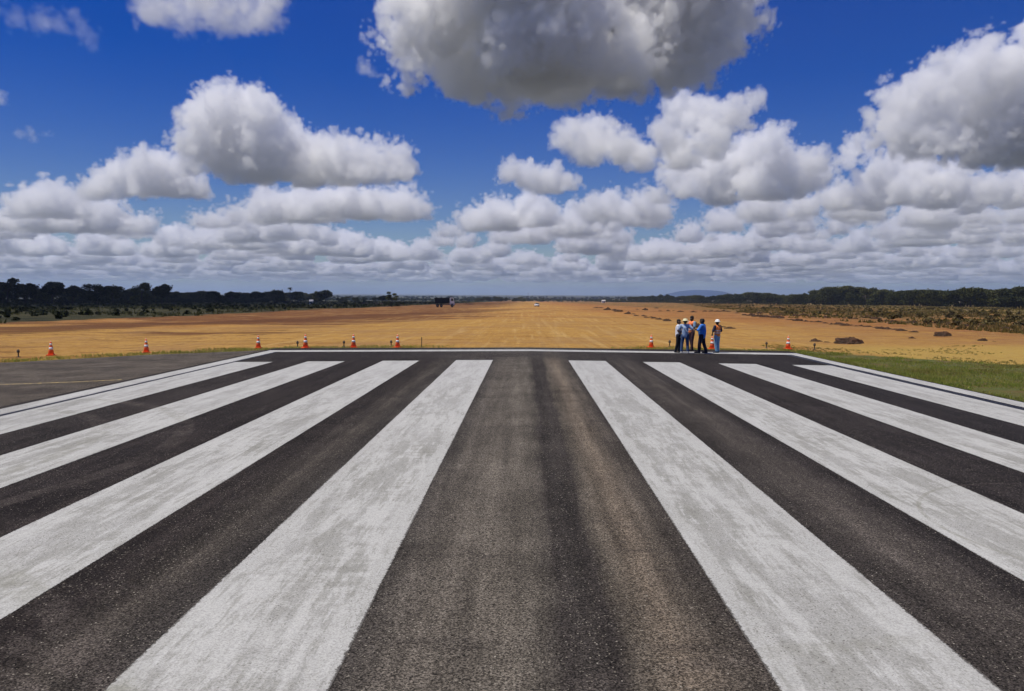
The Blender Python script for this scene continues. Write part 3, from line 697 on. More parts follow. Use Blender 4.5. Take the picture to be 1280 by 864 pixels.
def tree_proto(seed, h, spread, shape, leaf, n=3800, size=.34):
    rg = random.Random(seed); t = MB(); lean = rg.uniform(-.3, .3)
    top = Vector((lean, 0, h * .55)); t.tube([(0, 0, -.5), (lean * .3, .05, h * .25), top], [.26, .2, .13], 8)
    cs, rs = [], []
    nl = {'umbrella': 9, 'round': 9, 'low': 10, 'sparse': 7}[shape]
    for k in range(nl):
        a = rg.uniform(0, 6.28); q = rg.random() ** .6
        if shape == 'umbrella': z = h * rg.uniform(.5, .86); rr = h * rg.uniform(.13, .2); dist = spread * q
        elif shape == 'low': z = h * rg.uniform(.2, .78) ; rr = h * rg.uniform(.18, .27); dist = spread * q * (1.15 - z / h * .6)
        elif shape == 'sparse': z = h * rg.uniform(.3, .85); rr = h * rg.uniform(.1, .17); dist = spread * q
        else: z = h * rg.uniform(.38, .8); rr = h * rg.uniform(.17, .25); dist = spread * q * .8
        c = Vector((dist * math.cos(a), dist * math.sin(a), z)); cs.append(tuple(c)); rs.append(rr)
        m_ = (top * .8).lerp(c, .5) + Vector((0, 0, -.3)); t.tube([top * rg.uniform(.55, .95), m_, c], [.1, .07, .03], 5)
    V, T = cards(cs, rs, n, size, seed, .7)
    return t.mesh('trunk', bark, True), np_mesh('crown', V, T, leaf)
protos = {
    'u1': tree_proto(1, 10, 4.4, 'umbrella', leafA), 'u2': tree_proto(2, 10, 3.6, 'umbrella', leafA), 'r1': tree_proto(3, 10, 3.4, 'round', leafA), 'r2': tree_proto(4, 10, 3.0, 'round', leafB),
    'l1': tree_proto(5, 10, 4.6, 'low', leafB), 'l2': tree_proto(6, 10, 5.2, 'low', leafA), 'l3': tree_proto(7, 10, 4.0, 'low', leafB), 's1': tree_proto(8, 10, 3.6, 'sparse', leafB, 900, .32)}
def tree(x, y, h, kind, label, group=None, wide=1., name='tree', cat='tree', z=None):
    s = h / 10.; e = empty(name, (x, y, gz(x, y) if z is None else z), rng.uniform(0, 6.28), label=label, cat=cat, group=group)
    e.scale = (s * wide, s * wide, s)
    tr, cr = protos[kind]; link('trunk', tr, e); link('crown', cr, e)
    return e
def tree_px(px, top, Y, kind, label, group=None, wide=1., dx=0, **k):
    p = at_dist(px, Y); p.x += dx; d = ray(px, top); h = H + d.z / d.y * Y - gz(p.x, Y)
    return tree(p.x, Y, max(1.2, h), kind, label, group, wide, **k)
# the trees that stand out along the left skyline, each with its own words
for px, top, Y, kd, wd, lb in [
    (10, 345, 345, 'u1', 1.3, 'tall dark spreading tree cut off by the left edge of the photo'),
    (33, 350, 350, 'r1', 1.2, 'dark tree just right of the tall one at the left edge'),
    (66, 352, 352, 'u2', 1.25, 'dark tree with open crown, second skyline hump from the left edge'),
    (92, 353, 356, 'r1', .95, 'narrow dark tree left of the wide rounded tree mass'),
    (122, 352, 350, 'l2', 1.2, 'wide rounded dark tree above the first cone from the left'),
    (142, 355, 358, 'r2', 1.2, 'dark rounded tree left of the tall pair on the left skyline'),
    (178, 351, 352, 'l1', .85, 'left one of the tall flat topped pair on the left skyline'),
    (203, 351, 356, 'r1', 1.0, 'right one of the tall flat topped pair on the left skyline'),
    (270, 362, 470, 'l2', 1.2, 'low broad dark tree midway along the left treeline'),
    (290, 363, 480, 'u1', 1.1, 'flat topped low tree next to the low broad one on the left'),
    (322, 362, 560, 'r1', 1.3, 'dark rounded tree left of the palm on the left skyline'),
    (347, 361, 570, 'l1', 1.1, 'rounded tree just left of the palm'),
    (373, 363, 600, 'r2', 1.1, 'dark tree right of the palm on the left skyline'),
    (396, 361, 640, 'l3', 1.0, 'leafy tree beside the small white hut'),
    (407, 360, 640, 'r1', 1.2, 'last tall dark tree at the right end of the left treeline')]:
    tree_px(px, top, Y, kd, lb, None, wd)
LBL = 'dark tree in the continuous left treeline behind the meadow'
GRL = 'trees filling the left treeline'
for i in range(128):
    Y = 335 + 650 * (i / 127) ** 1.25 + rng.uniform(-6, 6); x = -247 - rng.uniform(0, 40) - (Y - 335) * .02
    u = 656 + (x + .23) / Y * F_PX
    if u < -60: continue
    h = rng.uniform(7.4, 10.0) * (1.0 if u < 225 else .95 + (Y - 450) / 1500); tree(x, Y, h, random.choice(['l1', 'l2', 'l3', 'r1', 'r2']), LBL, GRL, rng.uniform(1.1, 1.5))
for px, top, Y, kd in [(425, 371, 800, 'l2'), (434, 370, 820, 'l1'), (445, 370, 830, 'l3'), (456, 371, 860, 'l2'), (468, 371, 760, 'r2'), (478, 368, 560, 'r1')]:
    tree_px(px, top, Y, kd, 'small distant tree between the left treeline and the lone sparse tree', 'distant small trees left of the lone tree', 1.3)
tree_px(490, 363, 292, 's1', 'lone sparse tree with brush at its foot left of the dump truck', None, 1.25)
tree_px(499, 376.5, 290, 'l2', 'low dark bush at the right foot of the lone sparse tree', None, 1.6, name='bush', cat='bush')
tree_px(485, 375.5, 290, 'l2', 'low dark bush at the left foot of the lone sparse tree', None, 1.3, name='bush', cat='bush')
for px, top, kd, wd in [(598, 372, 'l1', 1.6), (606, 370, 'l2', 1.7), (621, 370, 'l1', 1.6), (630, 371, 'l2', 1.5)]:
    tree_px(px, top, 1150, kd, 'low round tree in the dark clump on the horizon right of the truck', 'first clump on the horizon', wd)
for px, top, kd, wd in [(643, 372, 'l2', 1.6), (651, 371, 'l1', 1.7)]:
    tree_px(px, top, 1200, kd, 'low round tree in the small clump just left of the white car', 'second clump on the horizon', wd)
# palm on the left skyline
def palm_proto(h=10):
    t = MB(); t.tube([(0, 0, -.5), (.1, 0, h * .5), (0, .1, h * .86)], [.24, .18, .15], 8)
    V, Fc = [], []
    c = Vector((0, .1, h * .86)); rg = random.Random(3); mb = MB()
    for k in range(26):
        a = k * 2.4; el = rg.uniform(-.5, 1.2); ln = rg.uniform(1.6, 2.2); L_ = []
        for j in range(6):
            s = j / 5; rr = ln * s * math.cos(el * (1 - s * .4)); L_.append((c + Vector((rr * math.cos(a), rr * math.sin(a), ln * s * math.sin(el) - .8 * s * s)), .02 + .34 * math.sin(math.pi * min(1, s + .12))))
        sd_ = Vector((-math.sin(a), math.cos(a), 0)); vs = []
        for p, w in L_: vs += [p - sd_ * w + Vector((0, 0, -w * .4)), p, p + sd_ * w + Vector((0, 0, -w * .4))]
        fs = []
        for j in range(5): b = j * 3; fs += [(b, b + 1, b + 4, b + 3), (b + 1, b + 2, b + 5, b + 4)]
        mb.add(vs, fs)
    return t.mesh('trunk', bark, True), mb.mesh('crown', leafA)
protos['palm'] = palm_proto()
tree_px(363, 358, 590, 'palm', 'palm with small round head standing above the left treeline', name='palm_tree', cat='palm')
# right side: a long wood whose front rows can be told apart
def right_line(t): return 272 - t * 128, 395 + t * 1200
tops = [(740, 374), (752, 372), (770, 373), (790, 370), (815, 369), (832, 366), (850, 369), (880, 368), (905, 367), (930, 365), (945, 363), (965, 366), (990, 366), (1015, 364), (1025, 358), (1045, 356), (1065, 355), (1085, 358), (1110, 361), (1135, 361), (1150, 359), (1175, 361), (1205, 358), (1225, 358), (1250, 360), (1268, 357), (1290, 354), (1330, 353)]
tx, ty = zip(*tops)
NR = 170
for i in range(NR):
    u = 742 + (1330 - 742) * (i + .5) / NR + rng.uniform(-2, 2)
    # distance where the sight line meets the wood's front edge
    lo_t = min(np.linspace(-.12, 1, 400), key=lambda t: abs(656 + right_line(t)[0] / right_line(t)[1] * F_PX - u))
    X0, Y0 = right_line(lo_t); Y0 = Y0 * rng.uniform(1.0, 1.09)
    top = float(np.interp(u, tx, ty)) + abs(rng.normal(0, 2.0)) * (1 if rng.random() < .75 else 2.2) - .6
    tree_px(u, top, float(Y0), random.choice(['l1', 'l2', 'l3', 'r1', 'r2']), 'dark green tree in the long wood on the right behind the dry grass', 'trees of the right hand wood', rng.uniform(1.1, 1.6))
# undergrowth below the trees
def scrub(name, pts, hr, leaf, per, size, seed):
    cs = [(x, y, gz(x, y) + h * .4) for x, y, h in pts]; rs = [h * .75 for x, y, h in pts]
    V, T = cards(cs, rs, per * len(pts), size, seed, .6); return tag(link(name, np_mesh(name, V, T, leaf)), kind='stuff')
pt = [(-236 - rng.uniform(0, 35), Y, rng.uniform(2.2, 4.5)) for Y in np.linspace(320, 700, 150)]
scrub('undergrowth', pt, None, leafA, 260, .4, 1)
pt = []
for t in np.linspace(-.14, 1, 300):
    X0, Y0 = right_line(t); pt.append((X0 - rng.uniform(-10, 4), Y0, rng.uniform(2.6, 4.6)))
scrub('undergrowth', pt, None, leafA, 220, .42, 2)
pt = [(rng.uniform(-270, -60) , rng.uniform(330, 1000), rng.uniform(.5, 1.5)) for k in range(500)] + [(-60 - 190 * rng.random(), rng.uniform(90, 340), rng.uniform(.3, 1.1)) for k in range(900)]
scrub('undergrowth', [p for p in pt if p[0] < -63], None, leafA, 60, .3, 3)
bushm = leaf_mat('dry_scrub', (.035, .026, .012), (.12, .10, .035))
pt = []
for k in range(900):
    y = 75 * (900 / 75) ** rng.random(); x = 50 + max(0, (y - 142)) * .2 + 120 * rng.random()
    if x < 255 - (y - 400) * .1: pt.append((x, y, rng.uniform(.25, .95)))
scrub('undergrowth', pt, None, bushm, 50, .2, 4)
# far-off woods that read as one band
pt = []
for k in range(900):
    y = rng.uniform(2000, 4200); x = rng.uniform(-.75, .75) * y
    pt.append((x, y, rng.uniform(4, 8.5)))
for k in range(500):
    y = rng.uniform(1500, 2000); u = rng.uniform(395, 760); x = (u - 656) / F_PX * y
    pt.append((x, y, rng.uniform(3, 6)))
scrub('far_woods', pt, None, leafA, 60, 1.6, 5)

# ------------------------------------------------------------------ traffic cones
M_or = simple('cone_orange', (.95, .14, .035), .55, .12, 20); M_wh = simple('cone_white', (.78, .76, .74), .5, .06, 30); M_bk = simple('black_rubber', (.02, .02, .02), .8, .2, 20)
def make_cone():
    root = empty('traffic_cone', (0, 0, 0))
    b = MB(); b.box((0, 0, .02), (.40, .40, .04), .012); b.box((0, 0, .05), (.33, .33, .03), .01); b.build('base', M_or, root)
    f = lambda z: .145 - (z - .06) * .165
    b = MB(); b.lathe([(f(.06), .06), (f(.28), .28), (f(.45), .45), (f(.60), .60), (f(.74), .74), (.02, .75)], seg=20); b.build('body', M_or, root, True)
    for z0, z1 in ((.31, .43), (.54, .64)):
        b = MB(); b.lathe([(f(z0) + .003, z0), (f(z1) + .003, z1)], seg=20); b.build('reflective_band', M_wh, root, True)
    b = MB(); b.lathe([(f(.715) + .002, .715), (.024, .752), (.015, .756)], seg=16); b.build('cap', M_wh, root, True)
    return root
def place_each(proto, lst, group):
    for i, (px, py, sc, rz, lb) in enumerate(lst):
        o = proto if i == 0 else copy_tree(proto); p = at(px, py); o.location = p; o.scale = (sc, sc, sc); o.rotation_euler.z = rz; o['label'] = lb; o['category'] = proto['category']; o['group'] = group
        if p.y < Y_END: o.location.z = max(p.z, pavement_z(p.x)) if abs(p.x) < X_EDGE else p.z
cone = make_cone(); cone['category'] = 'cone'
place_each(cone, [
    (64, 444.5, .98, .2, 'orange and white traffic cone in the green grass, farthest left of all the cones'),
    (183, 441, .98, .5, 'traffic cone on the bare left verge behind the asphalt apron, second from the left edge'),
    (323, 435.6, .98, .1, 'slender traffic cone just before the left end of the white line across the runway'),
    (382, 435.3, 1.04, .7, 'striped traffic cone behind the left corner of the white end line'),
    (442, 434.8, 1.02, .3, 'traffic cone behind the end line, in line with the third stripe from the left'),
    (497, 434.6, .98, .9, 'striped traffic cone nearest the dump truck in the photo, on the left verge'),
    (814, 434.6, .98, .4, 'lone orange cone left of the group of five people'),
    (890, 436.6, 1.0, .2, 'traffic cone half hidden behind the white helmeted worker'),
    (985, 436.8, 1.02, .6, 'striped traffic cone in the grass right of the people')], 'traffic cones along the runway end')

# ------------------------------------------------------------------ small dark edge lights on stems
M_dk = simple('dark_lamp_body', (.05, .042, .032), .6, .2, 20); M_gl = simple('lamp_glass', (.16, .10, .06), .15, .1, 20, spec=.6)
def make_light():
    root = empty('edge_light', (0, 0, 0))
    b = MB(); b.lathe([(.09, 0), (.09, .02), (.03, .03), (.028, .22), (.07, .23)], seg=14); b.build('stem', M_dk, root, True)
    b = MB(); b.lathe([(.06, .225), (.07, .26), (.06, .34)], seg=14); b.build('housing', M_dk, root, True)
    b = MB(); b.lathe([(.05, .34), (.04, .37), (.015, .39)], seg=14); b.build('lens', M_gl, root, True)
    return root
el_ = make_light(); el_['category'] = 'edge light'
place_each(el_, [
    (23, 446.5, 1, 0, 'small dark edge light in the grass left of the leftmost cone'),
    (372, 434.6, 1, 0, 'small dark edge light just left of the cone at the left line corner'),
    (430, 434.2, 1, 0, 'small dark edge light between the fourth and fifth cones from the left'),
    (489, 433.6, 1, 0, 'small dark edge light just left of the cone nearest the dump truck'),
    (837, 433.6, 1.05, 0, 'small dark edge light between the lone cone and the man in white'),
    (958, 435.5, 1, 0, 'small dark edge light between the helmeted worker and the rightmost cone'),
    (1018, 437.2, 1, 0, 'small dark edge light in the grass right of every cone')], 'runway end lights on short stems')
st = MB(); st.tube([(0, 0, -.1), (.01, 0, .55)], .022, 8); st.box((.01, 0, .56), (.05, .03, .06), .008)
p = at(527, 434.6); tag(st.build('marker_stake', simple('stake_wood', (.07, .06, .04)), loc=p), 'thin upright wooden stake where the left verge grass ends', 'stake')

# ------------------------------------------------------------------ brush and earth heaps
soilm = simple('heap_earth', (.075, .038, .020), .95, .55, 2.2, bump=.6); twig = simple('dry_twigs', (.085, .055, .034), .9, .4, 5)
def heap_proto(seed):
    rg = random.Random(seed); bm = bmesh.new(); bmesh.ops.create_icosphere(bm, subdivisions=4, radius=1); off = Vector((seed * 9.1, 3, 0))
    for v in bm.verts:
        c = v.co.copy(); n_ = mnoise.fractal(c * 1.6 + off, .9, 2.1, 5); v.co = Vector((c.x * (1 + .35 * n_), c.y * (1 + .3 * n_), max(-.1, (max(c.z, 0) ** 1.5 * .36) * (1 + 1.2 * n_) + .05 * mnoise.noise(c * 7 + off) - .03)))
    me = bpy.data.meshes.new('earth'); bm.to_mesh(me); bm.free(); me.materials.append(soilm)
    t = MB()
    for k in range(420):
        a = rg.uniform(0, 6.28); r_ = rg.random() ** .6 * .95; p = Vector((r_ * math.cos(a), r_ * math.sin(a), .40 * (1 - r_ * .75) * rg.uniform(.5, 1.15)))
        d = Vector((rg.uniform(-1, 1), rg.uniform(-1, 1), rg.uniform(-.15, .55))).normalized() * rg.uniform(.10, .40)
        t.tube([p - d * .5, p + Vector((0, 0, .03)), p + d * .5], [.020, .018, .008], 4)
    return me, t.mesh('twigs', twig)
heaps = [heap_proto(s) for s in range(4)]
def heap(px, py, wpx, lb, grp=None, hf=1., i=[0]):
    p = at(px, py); w = px_size(wpx, p.y) / 2; i[0] += 1
    e = empty('brush_heap', (p.x, p.y, p.z - .05), rng.uniform(-.4, .4) + (3.14 if rng.random() < .5 else 0), label=lb, cat='brush heap', group=grp); e.scale = (w, w * .8, min(w, 2.2) * hf)
    a, b = heaps[i[0] % 4]; link('earth', a, e); link('twigs', b, e)
heap(1060, 429.5, 36, 'largest brown brush heap, nearest the right verge past the rightmost cone', hf=.95)
heap(1020, 427, 16, 'low brown heap touching the left side of the largest brush heap')
heap(1034, 428, 12, 'tiny brown heap just left of the largest brush heap', hf=.7)
heap(912, 411, 14, 'round brown heap directly right of the helmeted worker\'s shoulder')
heap(904, 409, 8, 'small brown heap left of the round one beside the helmeted worker', hf=.8)
heap(866, 409, 22, 'dark brown heap seen between the heads of the standing people', hf=1.2)
heap(1228, 426, 12, 'peaked brown heap near the right edge above the dry yellow grass', hf=1.5)
heap(1243, 427, 8, 'low heap just right of the peaked one near the right edge', hf=.8)
heap(1178, 420, 22, 'long rounded brown heap on the right between two bare tracks', hf=1.1)
heap(1140, 423, 10, 'small lone heap below the long line of heaps on the right')
heap(1142, 415.5, 13, 'right end heap of the long dark line on the right', hf=.9)
for (a, b, n_, ws, lb, g) in [
    ((745, 384), (840, 402.5), 17, (5, 11), 'brown earth and brush heap in the line running from the horizon toward the people', 'first line of heaps'),
    ((790, 386), (960, 393), 20, (4, 9), 'small brown heap scattered behind the people in front of the wood', 'scattered heaps behind the people'),
    ((930, 394), (1130, 413.5), 24, (6, 16), 'brown heap in the long line right of the people leading to the right edge', 'second line of heaps'),
    ((960, 392), (1290, 412), 26, (6, 14), 'low brown heap between the wood and the long line of heaps on the right', 'scattered heaps on the right')]:
    for k in range(n_):
        s = (k + .5) / n_; u = a[0] + (b[0] - a[0]) * s + rng.uniform(-4, 4); v = a[1] + (b[1] - a[1]) * s + rng.uniform(-.8, .8) * (2.2 if 'scattered' in g else 1)
        heap(u, v, rng.uniform(*ws), lb, g, rng.uniform(.7, 1.2))
for px, py, w in ((455, 379.5, 14), (470, 380, 12), (480, 380.5, 10), (500, 382.5, 9)):
    heap(px, py, w, 'dark low earth heap in the bank by the lone sparse tree', 'earth heaps by the lone tree', .8)
heap(586, 380.5, 16, 'long dark earth heap just right of the dump truck', hf=.7)
heap(665, 390.5, 7, 'thin dark scrap of earth on the bare ground below the white car', hf=.25)
heap(768, 402, 6, 'lone dark clod on the bare ground left of the people', hf=.5)

# ------------------------------------------------------------------ dump truck and car
M_navy = simple('navy_paint', (.006, .008, .016), .7, .2, 2, spec=.15); M_wpaint = simple('white_paint', (.72, .72, .70), .35, .05, 3, spec=.5)
M_tyre = simple('tyre_rubber', (.018, .017, .016), .9, .2, 10); M_glass = simple('dark_glass', (.02, .03, .035), .08, .05, 3, spec=.8); M_steel = simple('grey_steel', (.12, .12, .12), .5, .2, 5, metal=.6); M_red = simple('red_lamp', (.5, .02, .02), .3)
YX = Matrix.Rotation(math.pi / 2, 3, 'X')
def wheel(parent, x, y, r, w, z=None):
    t = MB(); n_ = 22; prof = [(r * .55, -w / 2), (r * .92, -w / 2), (r, -w * .32), (r, w * .32), (r * .92, w / 2), (r * .55, w / 2)]
    vs, fs = [], []
    for rr, o in prof:
        for k in range(n_): a = 2 * math.pi * k / n_; vs.append((x + rr * math.cos(a), y + o, r + rr * math.sin(a)))
    for i in range(len(prof) - 1):
        for k in range(n_): fs.append((i * n_ + k, i * n_ + (k + 1) % n_, (i + 1) * n_ + (k + 1) % n_, (i + 1) * n_ + k))
    t.add(vs, fs); wo = t.build('wheel', M_tyre, parent, True)
    t = MB(); vs, fs = [], []; prof = [(r * .56, -w * .4), (r * .56, w * .4), (r * .2, w * .3), (r * .2, -w * .3)]
    for rr, o in prof:
        for k in range(n_): a = 2 * math.pi * k / n_; vs.append((x + rr * math.cos(a), y + o, r + rr * math.sin(a)))
    for i in range(4):
        for k in range(n_): fs.append((i * n_ + k, i * n_ + (k + 1) % n_, ((i + 1) % 4) * n_ + (k + 1) % n_, ((i + 1) % 4) * n_ + k))
    t.add(vs, fs); t.tube([(x, y - w * .32, r), (x, y + w * .32, r)], r * .22, 12); t.build('rim', M_steel, wo)
p = at(557, 384.2); tr = empty('dump_truck', p, 0.12, label='dark dump truck with white cab crossing the bare ground on the left', cat='truck')
tr.scale = (1.05, 1.05, 1.3)
b = MB(); b.box((-.2, 0, .85), (6.9, .9, .28), .03); b.box((2.6, 0, .7), (1.2, 2.2, .3), .05); b.box((-3.5, 0, .75), (.15, 2.2, .18), .03); b.build('chassis', M_steel, tr)
b = MB()
L0, L1 = -3.75, 1.25
b.add([(L0, -1.2, 1.15), (L1, -1.2, 1.15), (L1, 1.2, 1.15), (L0, 1.2, 1.15), (L0 - .35, -1.28, 2.75), (L1 + .1, -1.28, 2.75), (L1 + .1, 1.28, 2.75), (L0 - .35, 1.28, 2.75),
       (L0 - .25, -1.2, 2.75), (L1, -1.2, 2.75), (L1, 1.2, 2.75), (L0 - .25, 1.2, 2.75), (L0 + .05, -1.1, 1.3), (L1 - .1, -1.1, 1.3), (L1 - .1, 1.1, 1.3), (L0 + .05, 1.1, 1.3)],
      [(0, 3, 2, 1), (0, 1, 5, 4), (1, 2, 6, 5), (2, 3, 7, 6), (3, 0, 4, 7), (4, 5, 9, 8), (5, 6, 10, 9), (6, 7, 11, 10), (7, 4, 8, 11), (8, 9, 13, 12), (9, 10, 14, 13), (10, 11, 15, 14), (11, 8, 12, 15), (12, 13, 14, 15)])
for x in np.linspace(L0 + .1, L1 - .1, 7): b.box((x, -1.3, 1.95), (.1, .1, 1.5)); b.box((x, 1.3, 1.95), (.1, .1, 1.5))
b.box((L1 + .55, 0, 3.05), (1.3, 2.4, .1), .02, Matrix.Rotation(-.32, 3, 'Y')); b.box((L1 + .02, 0, 2.85), (.1, 2.4, .5), .02)
b.build('dump_bed', M_navy, tr)
b = MB(); prof = [(1.55, .95), (1.55, 2.78), (1.75, 2.88), (2.75, 2.80), (3.12, 1.85), (3.2, 1.2), (3.15, .75), (1.9, .75)]
vs = [(x, -1.18, z) for x, z in prof] + [(x, 1.18, z) for x, z in prof]; N_ = len(prof)
b.add(vs, [tuple(range(N_)), tuple(range(2 * N_ - 1, N_ - 1, -1))] + [(i, i + N_, (i + 1) % N_ + N_, (i + 1) % N_) for i in range(N_)]); cab = b.build('cab', M_wpaint, tr)
b = MB(); b.add([(1.95, -1.187, 1.85), (2.85, -1.187, 1.85), (2.62, -1.187, 2.6), (1.95, -1.187, 2.6)], [(0, 1, 2, 3)]); b.build('side_window', M_glass, cab)
b = MB(); b.add([(3.125, -1.0, 1.9), (3.125, 1.0, 1.9), (2.80, .95, 2.72), (2.80, -.95, 2.72)], [(0, 1, 2, 3)]); b.build('windscreen', M_glass, cab)
b = MB(); b.box((3.2, 0, .8), (.22, 2.36, .42), .06); b.build('bumper', M_bk, tr)
for s in (-1, 1):
    b = MB(); b.box((3.3, s * .85, .95), (.08, .35, .2), .03); b.build('headlight', M_wh, tr)
    b = MB(); b.tube([(2.9, s * 1.2, 2.4), (3.15, s * 1.42, 2.45)], .02, 6); b.box((3.18, s * 1.45, 2.25), (.08, .22, .5), .03); b.build('mirror', M_bk, tr)
    b = MB(); b.box((2.35, s * 1.12, 1.12), (1.35, .2, .12), .04); b.build('mudguard', M_bk, tr)
    for x in (-2.9, -1.55, 2.35): wheel(tr, x, s * 1.02, .52, .42)
p = at(671, 383.4); car = empty('car', p, .1, label='small white car seen end on, far away on the bare ground near the middle', cat='car')
b = MB(); sec = [(-2.1, .35, .62, .82), (-2.0, .3, .95, .86), (-1.2, .28, 1.0, .88), (1.0, .28, .98, .88), (1.95, .3, .85, .84), (2.1, .36, .6, .78)]
vs = []
for y, z0, z1, hw in sec: vs += [(-hw, y, z0), (-hw * 1.02, y, (z0 + z1) / 2), (-hw * .94, y, z1), (hw * .94, y, z1), (hw * 1.02, y, (z0 + z1) / 2), (hw, y, z0)]
fs = [tuple(range(5, -1, -1)), tuple(range(30, 36))]
for i in range(5):
    for k in range(6): fs.append((i * 6 + k, i * 6 + (k + 1) % 6, (i + 1) * 6 + (k + 1) % 6, (i + 1) * 6 + k))
b.add(vs, fs); b.build('body', M_wpaint, car, True)
b = MB(); b.add([(-.80, -1.55, .98), (.80, -1.55, .98), (.80, .95, .98), (-.80, .95, .98), (-.62, -1.1, 1.44), (.62, -1.1, 1.44), (.62, .35, 1.44), (-.62, .35, 1.44)], [(4, 5, 6, 7), (0, 1, 5, 4), (1, 2, 6, 5), (2, 3, 7, 6), (3, 0, 4, 7)]); cb = b.build('cabin', M_glass, car)
b = MB(); b.box((0, -.37, 1.46), (1.26, 1.5, .05), .02); b.build('roof', M_wpaint, car)
for s in (-1, 1):
    b = MB(); b.box((s * .62, -2.09, .75), (.3, .05, .14), .02); b.build('tail_light', M_red, car)
    b = MB(); b.box((s * .98, .55, 1.02), (.16, .1, .12), .03); b.build('mirror', M_wpaint, car)
    for y in (-1.3, 1.3):
        t = empty('wheel', (0, 0, 0)); t.parent = car; t.rotation_euler = (0, 0, math.pi / 2)
        wheel(t, y, -s * .76, .32, .2)
b = MB(); b.box((0, -2.1, .42), (1.6, .1, .2), .04); b.build('bumper', M_bk, car)

# ------------------------------------------------------------------ far buildings and masts
M_wall = simple('limewash', (.75, .73, .68), .8, .06, 1); M_roof = simple('pale_roof', (.55, .52, .48), .8, .2, 3)
def hut(px, Y, w, d, h, lb, name='hut', zoff=0):
    p = at_dist(px, Y); e = empty(name, (p.x, p.y, p.z), .1, label=lb, cat=name)
    b = MB(); b.box((0, 0, h / 2), (w, d, h), .02); wl = b.build('wall', M_wall, e)
    b = MB(); x, y = w / 2 + .3, d / 2 + .3; b.add([(-x, -y, h), (x, -y, h), (x, y, h), (-x, y, h), (-x, 0, h + .9), (x, 0, h + .9)], [(0, 1, 5, 4), (2, 3, 4, 5), (0, 4, 3), (1, 2, 5), (0, 3, 2, 1)]); b.build('roof', M_roof, e)
    b = MB(); b.box((w * .2, -d / 2 - .02, h * .4), (.9, .05, h * .8)); b.build('door', M_dk, e)
    b = MB(); b.box((-w * .22, -d / 2 - .02, h * .58), (.8, .05, .8)); b.build('window', M_glass, e)
hut(389.5, 420, 1.7, 1.7, 1.8, 'tiny white hut at the edge of the left treeline', 'hut')
hut(754, 900, 4, 3, 2.6, 'tiny pale shed at the far left end of the right wood', 'shed')
for px, Y, h in [(660, 1300, 15), (676, 1300, 9), (684, 1300, 9), (692, 1300, 9), (701, 1300, 10), (709, 1300, 9)]:
    p = at_dist(px, Y); b = MB(); b.tube([(0, 0, -.3), (0, 0, h)], [.28, .14], 8); b.box((0, 0, h), (1.6, .4, .35), .05)
    tag(b.build('lamp_mast', M_steel, loc=p), 'thin grey mast on the horizon right of the white car' if px > 671 else 'tallest thin mast on the horizon just left of the white car', 'mast', 'masts on the horizon' if px > 671 else None)
# ------------------------------------------------------------------ people
def capsule_field(mb, segs):
    """tapered limbs and balls, later fused into one surface"""
    for s in segs:
        a, b, ra, rb = Vector(s[0]), Vector(s[1]), s[2], s[3]
        k = s[4] if len(s) > 4 else (1, 1)
        n_ = max(3, int((b - a).length / max(.02, min(ra, rb) * .6)) + 1)
        mb.ball(a, ra, 2); mb.ball(b, rb, 2)
        if (b - a).length > 1e-4: mb.tube([a.lerp(b, t) for t in np.linspace(0, 1, n_)], [ra + (rb - ra) * t for t in np.linspace(0, 1, n_)], 14)

def fused(name, segs, mat, parent, vox=.011, smooth=6, ys=1.0, extra=None):
    mb = MB(); capsule_field(mb, segs)
    if extra: extra(mb)
    me = mb.mesh(name, mat); tmp = bpy.data.objects.new('tmp', me); COL.objects.link(tmp)
    r = tmp.modifiers.new('r', 'REMESH'); r.mode = 'VOXEL'; r.voxel_size = vox; r.use_smooth_shade = True
    if smooth: s = tmp.modifiers.new('s', 'SMOOTH'); s.factor = .5; s.iterations = smooth
    bpy.context.view_layer.update(); dg = bpy.context.evaluated_depsgraph_get()
    ev = bpy.data.meshes.new_from_object(tmp.evaluated_get(dg), depsgraph=dg); bpy.data.objects.remove(tmp); bpy.data.meshes.remove(me)
    ev.name = name
    if not ev.materials: ev.materials.append(mat)
    ev.polygons.foreach_set('use_smooth', [True] * len(ev.polygons))
    o = link(name, ev, parent); return o

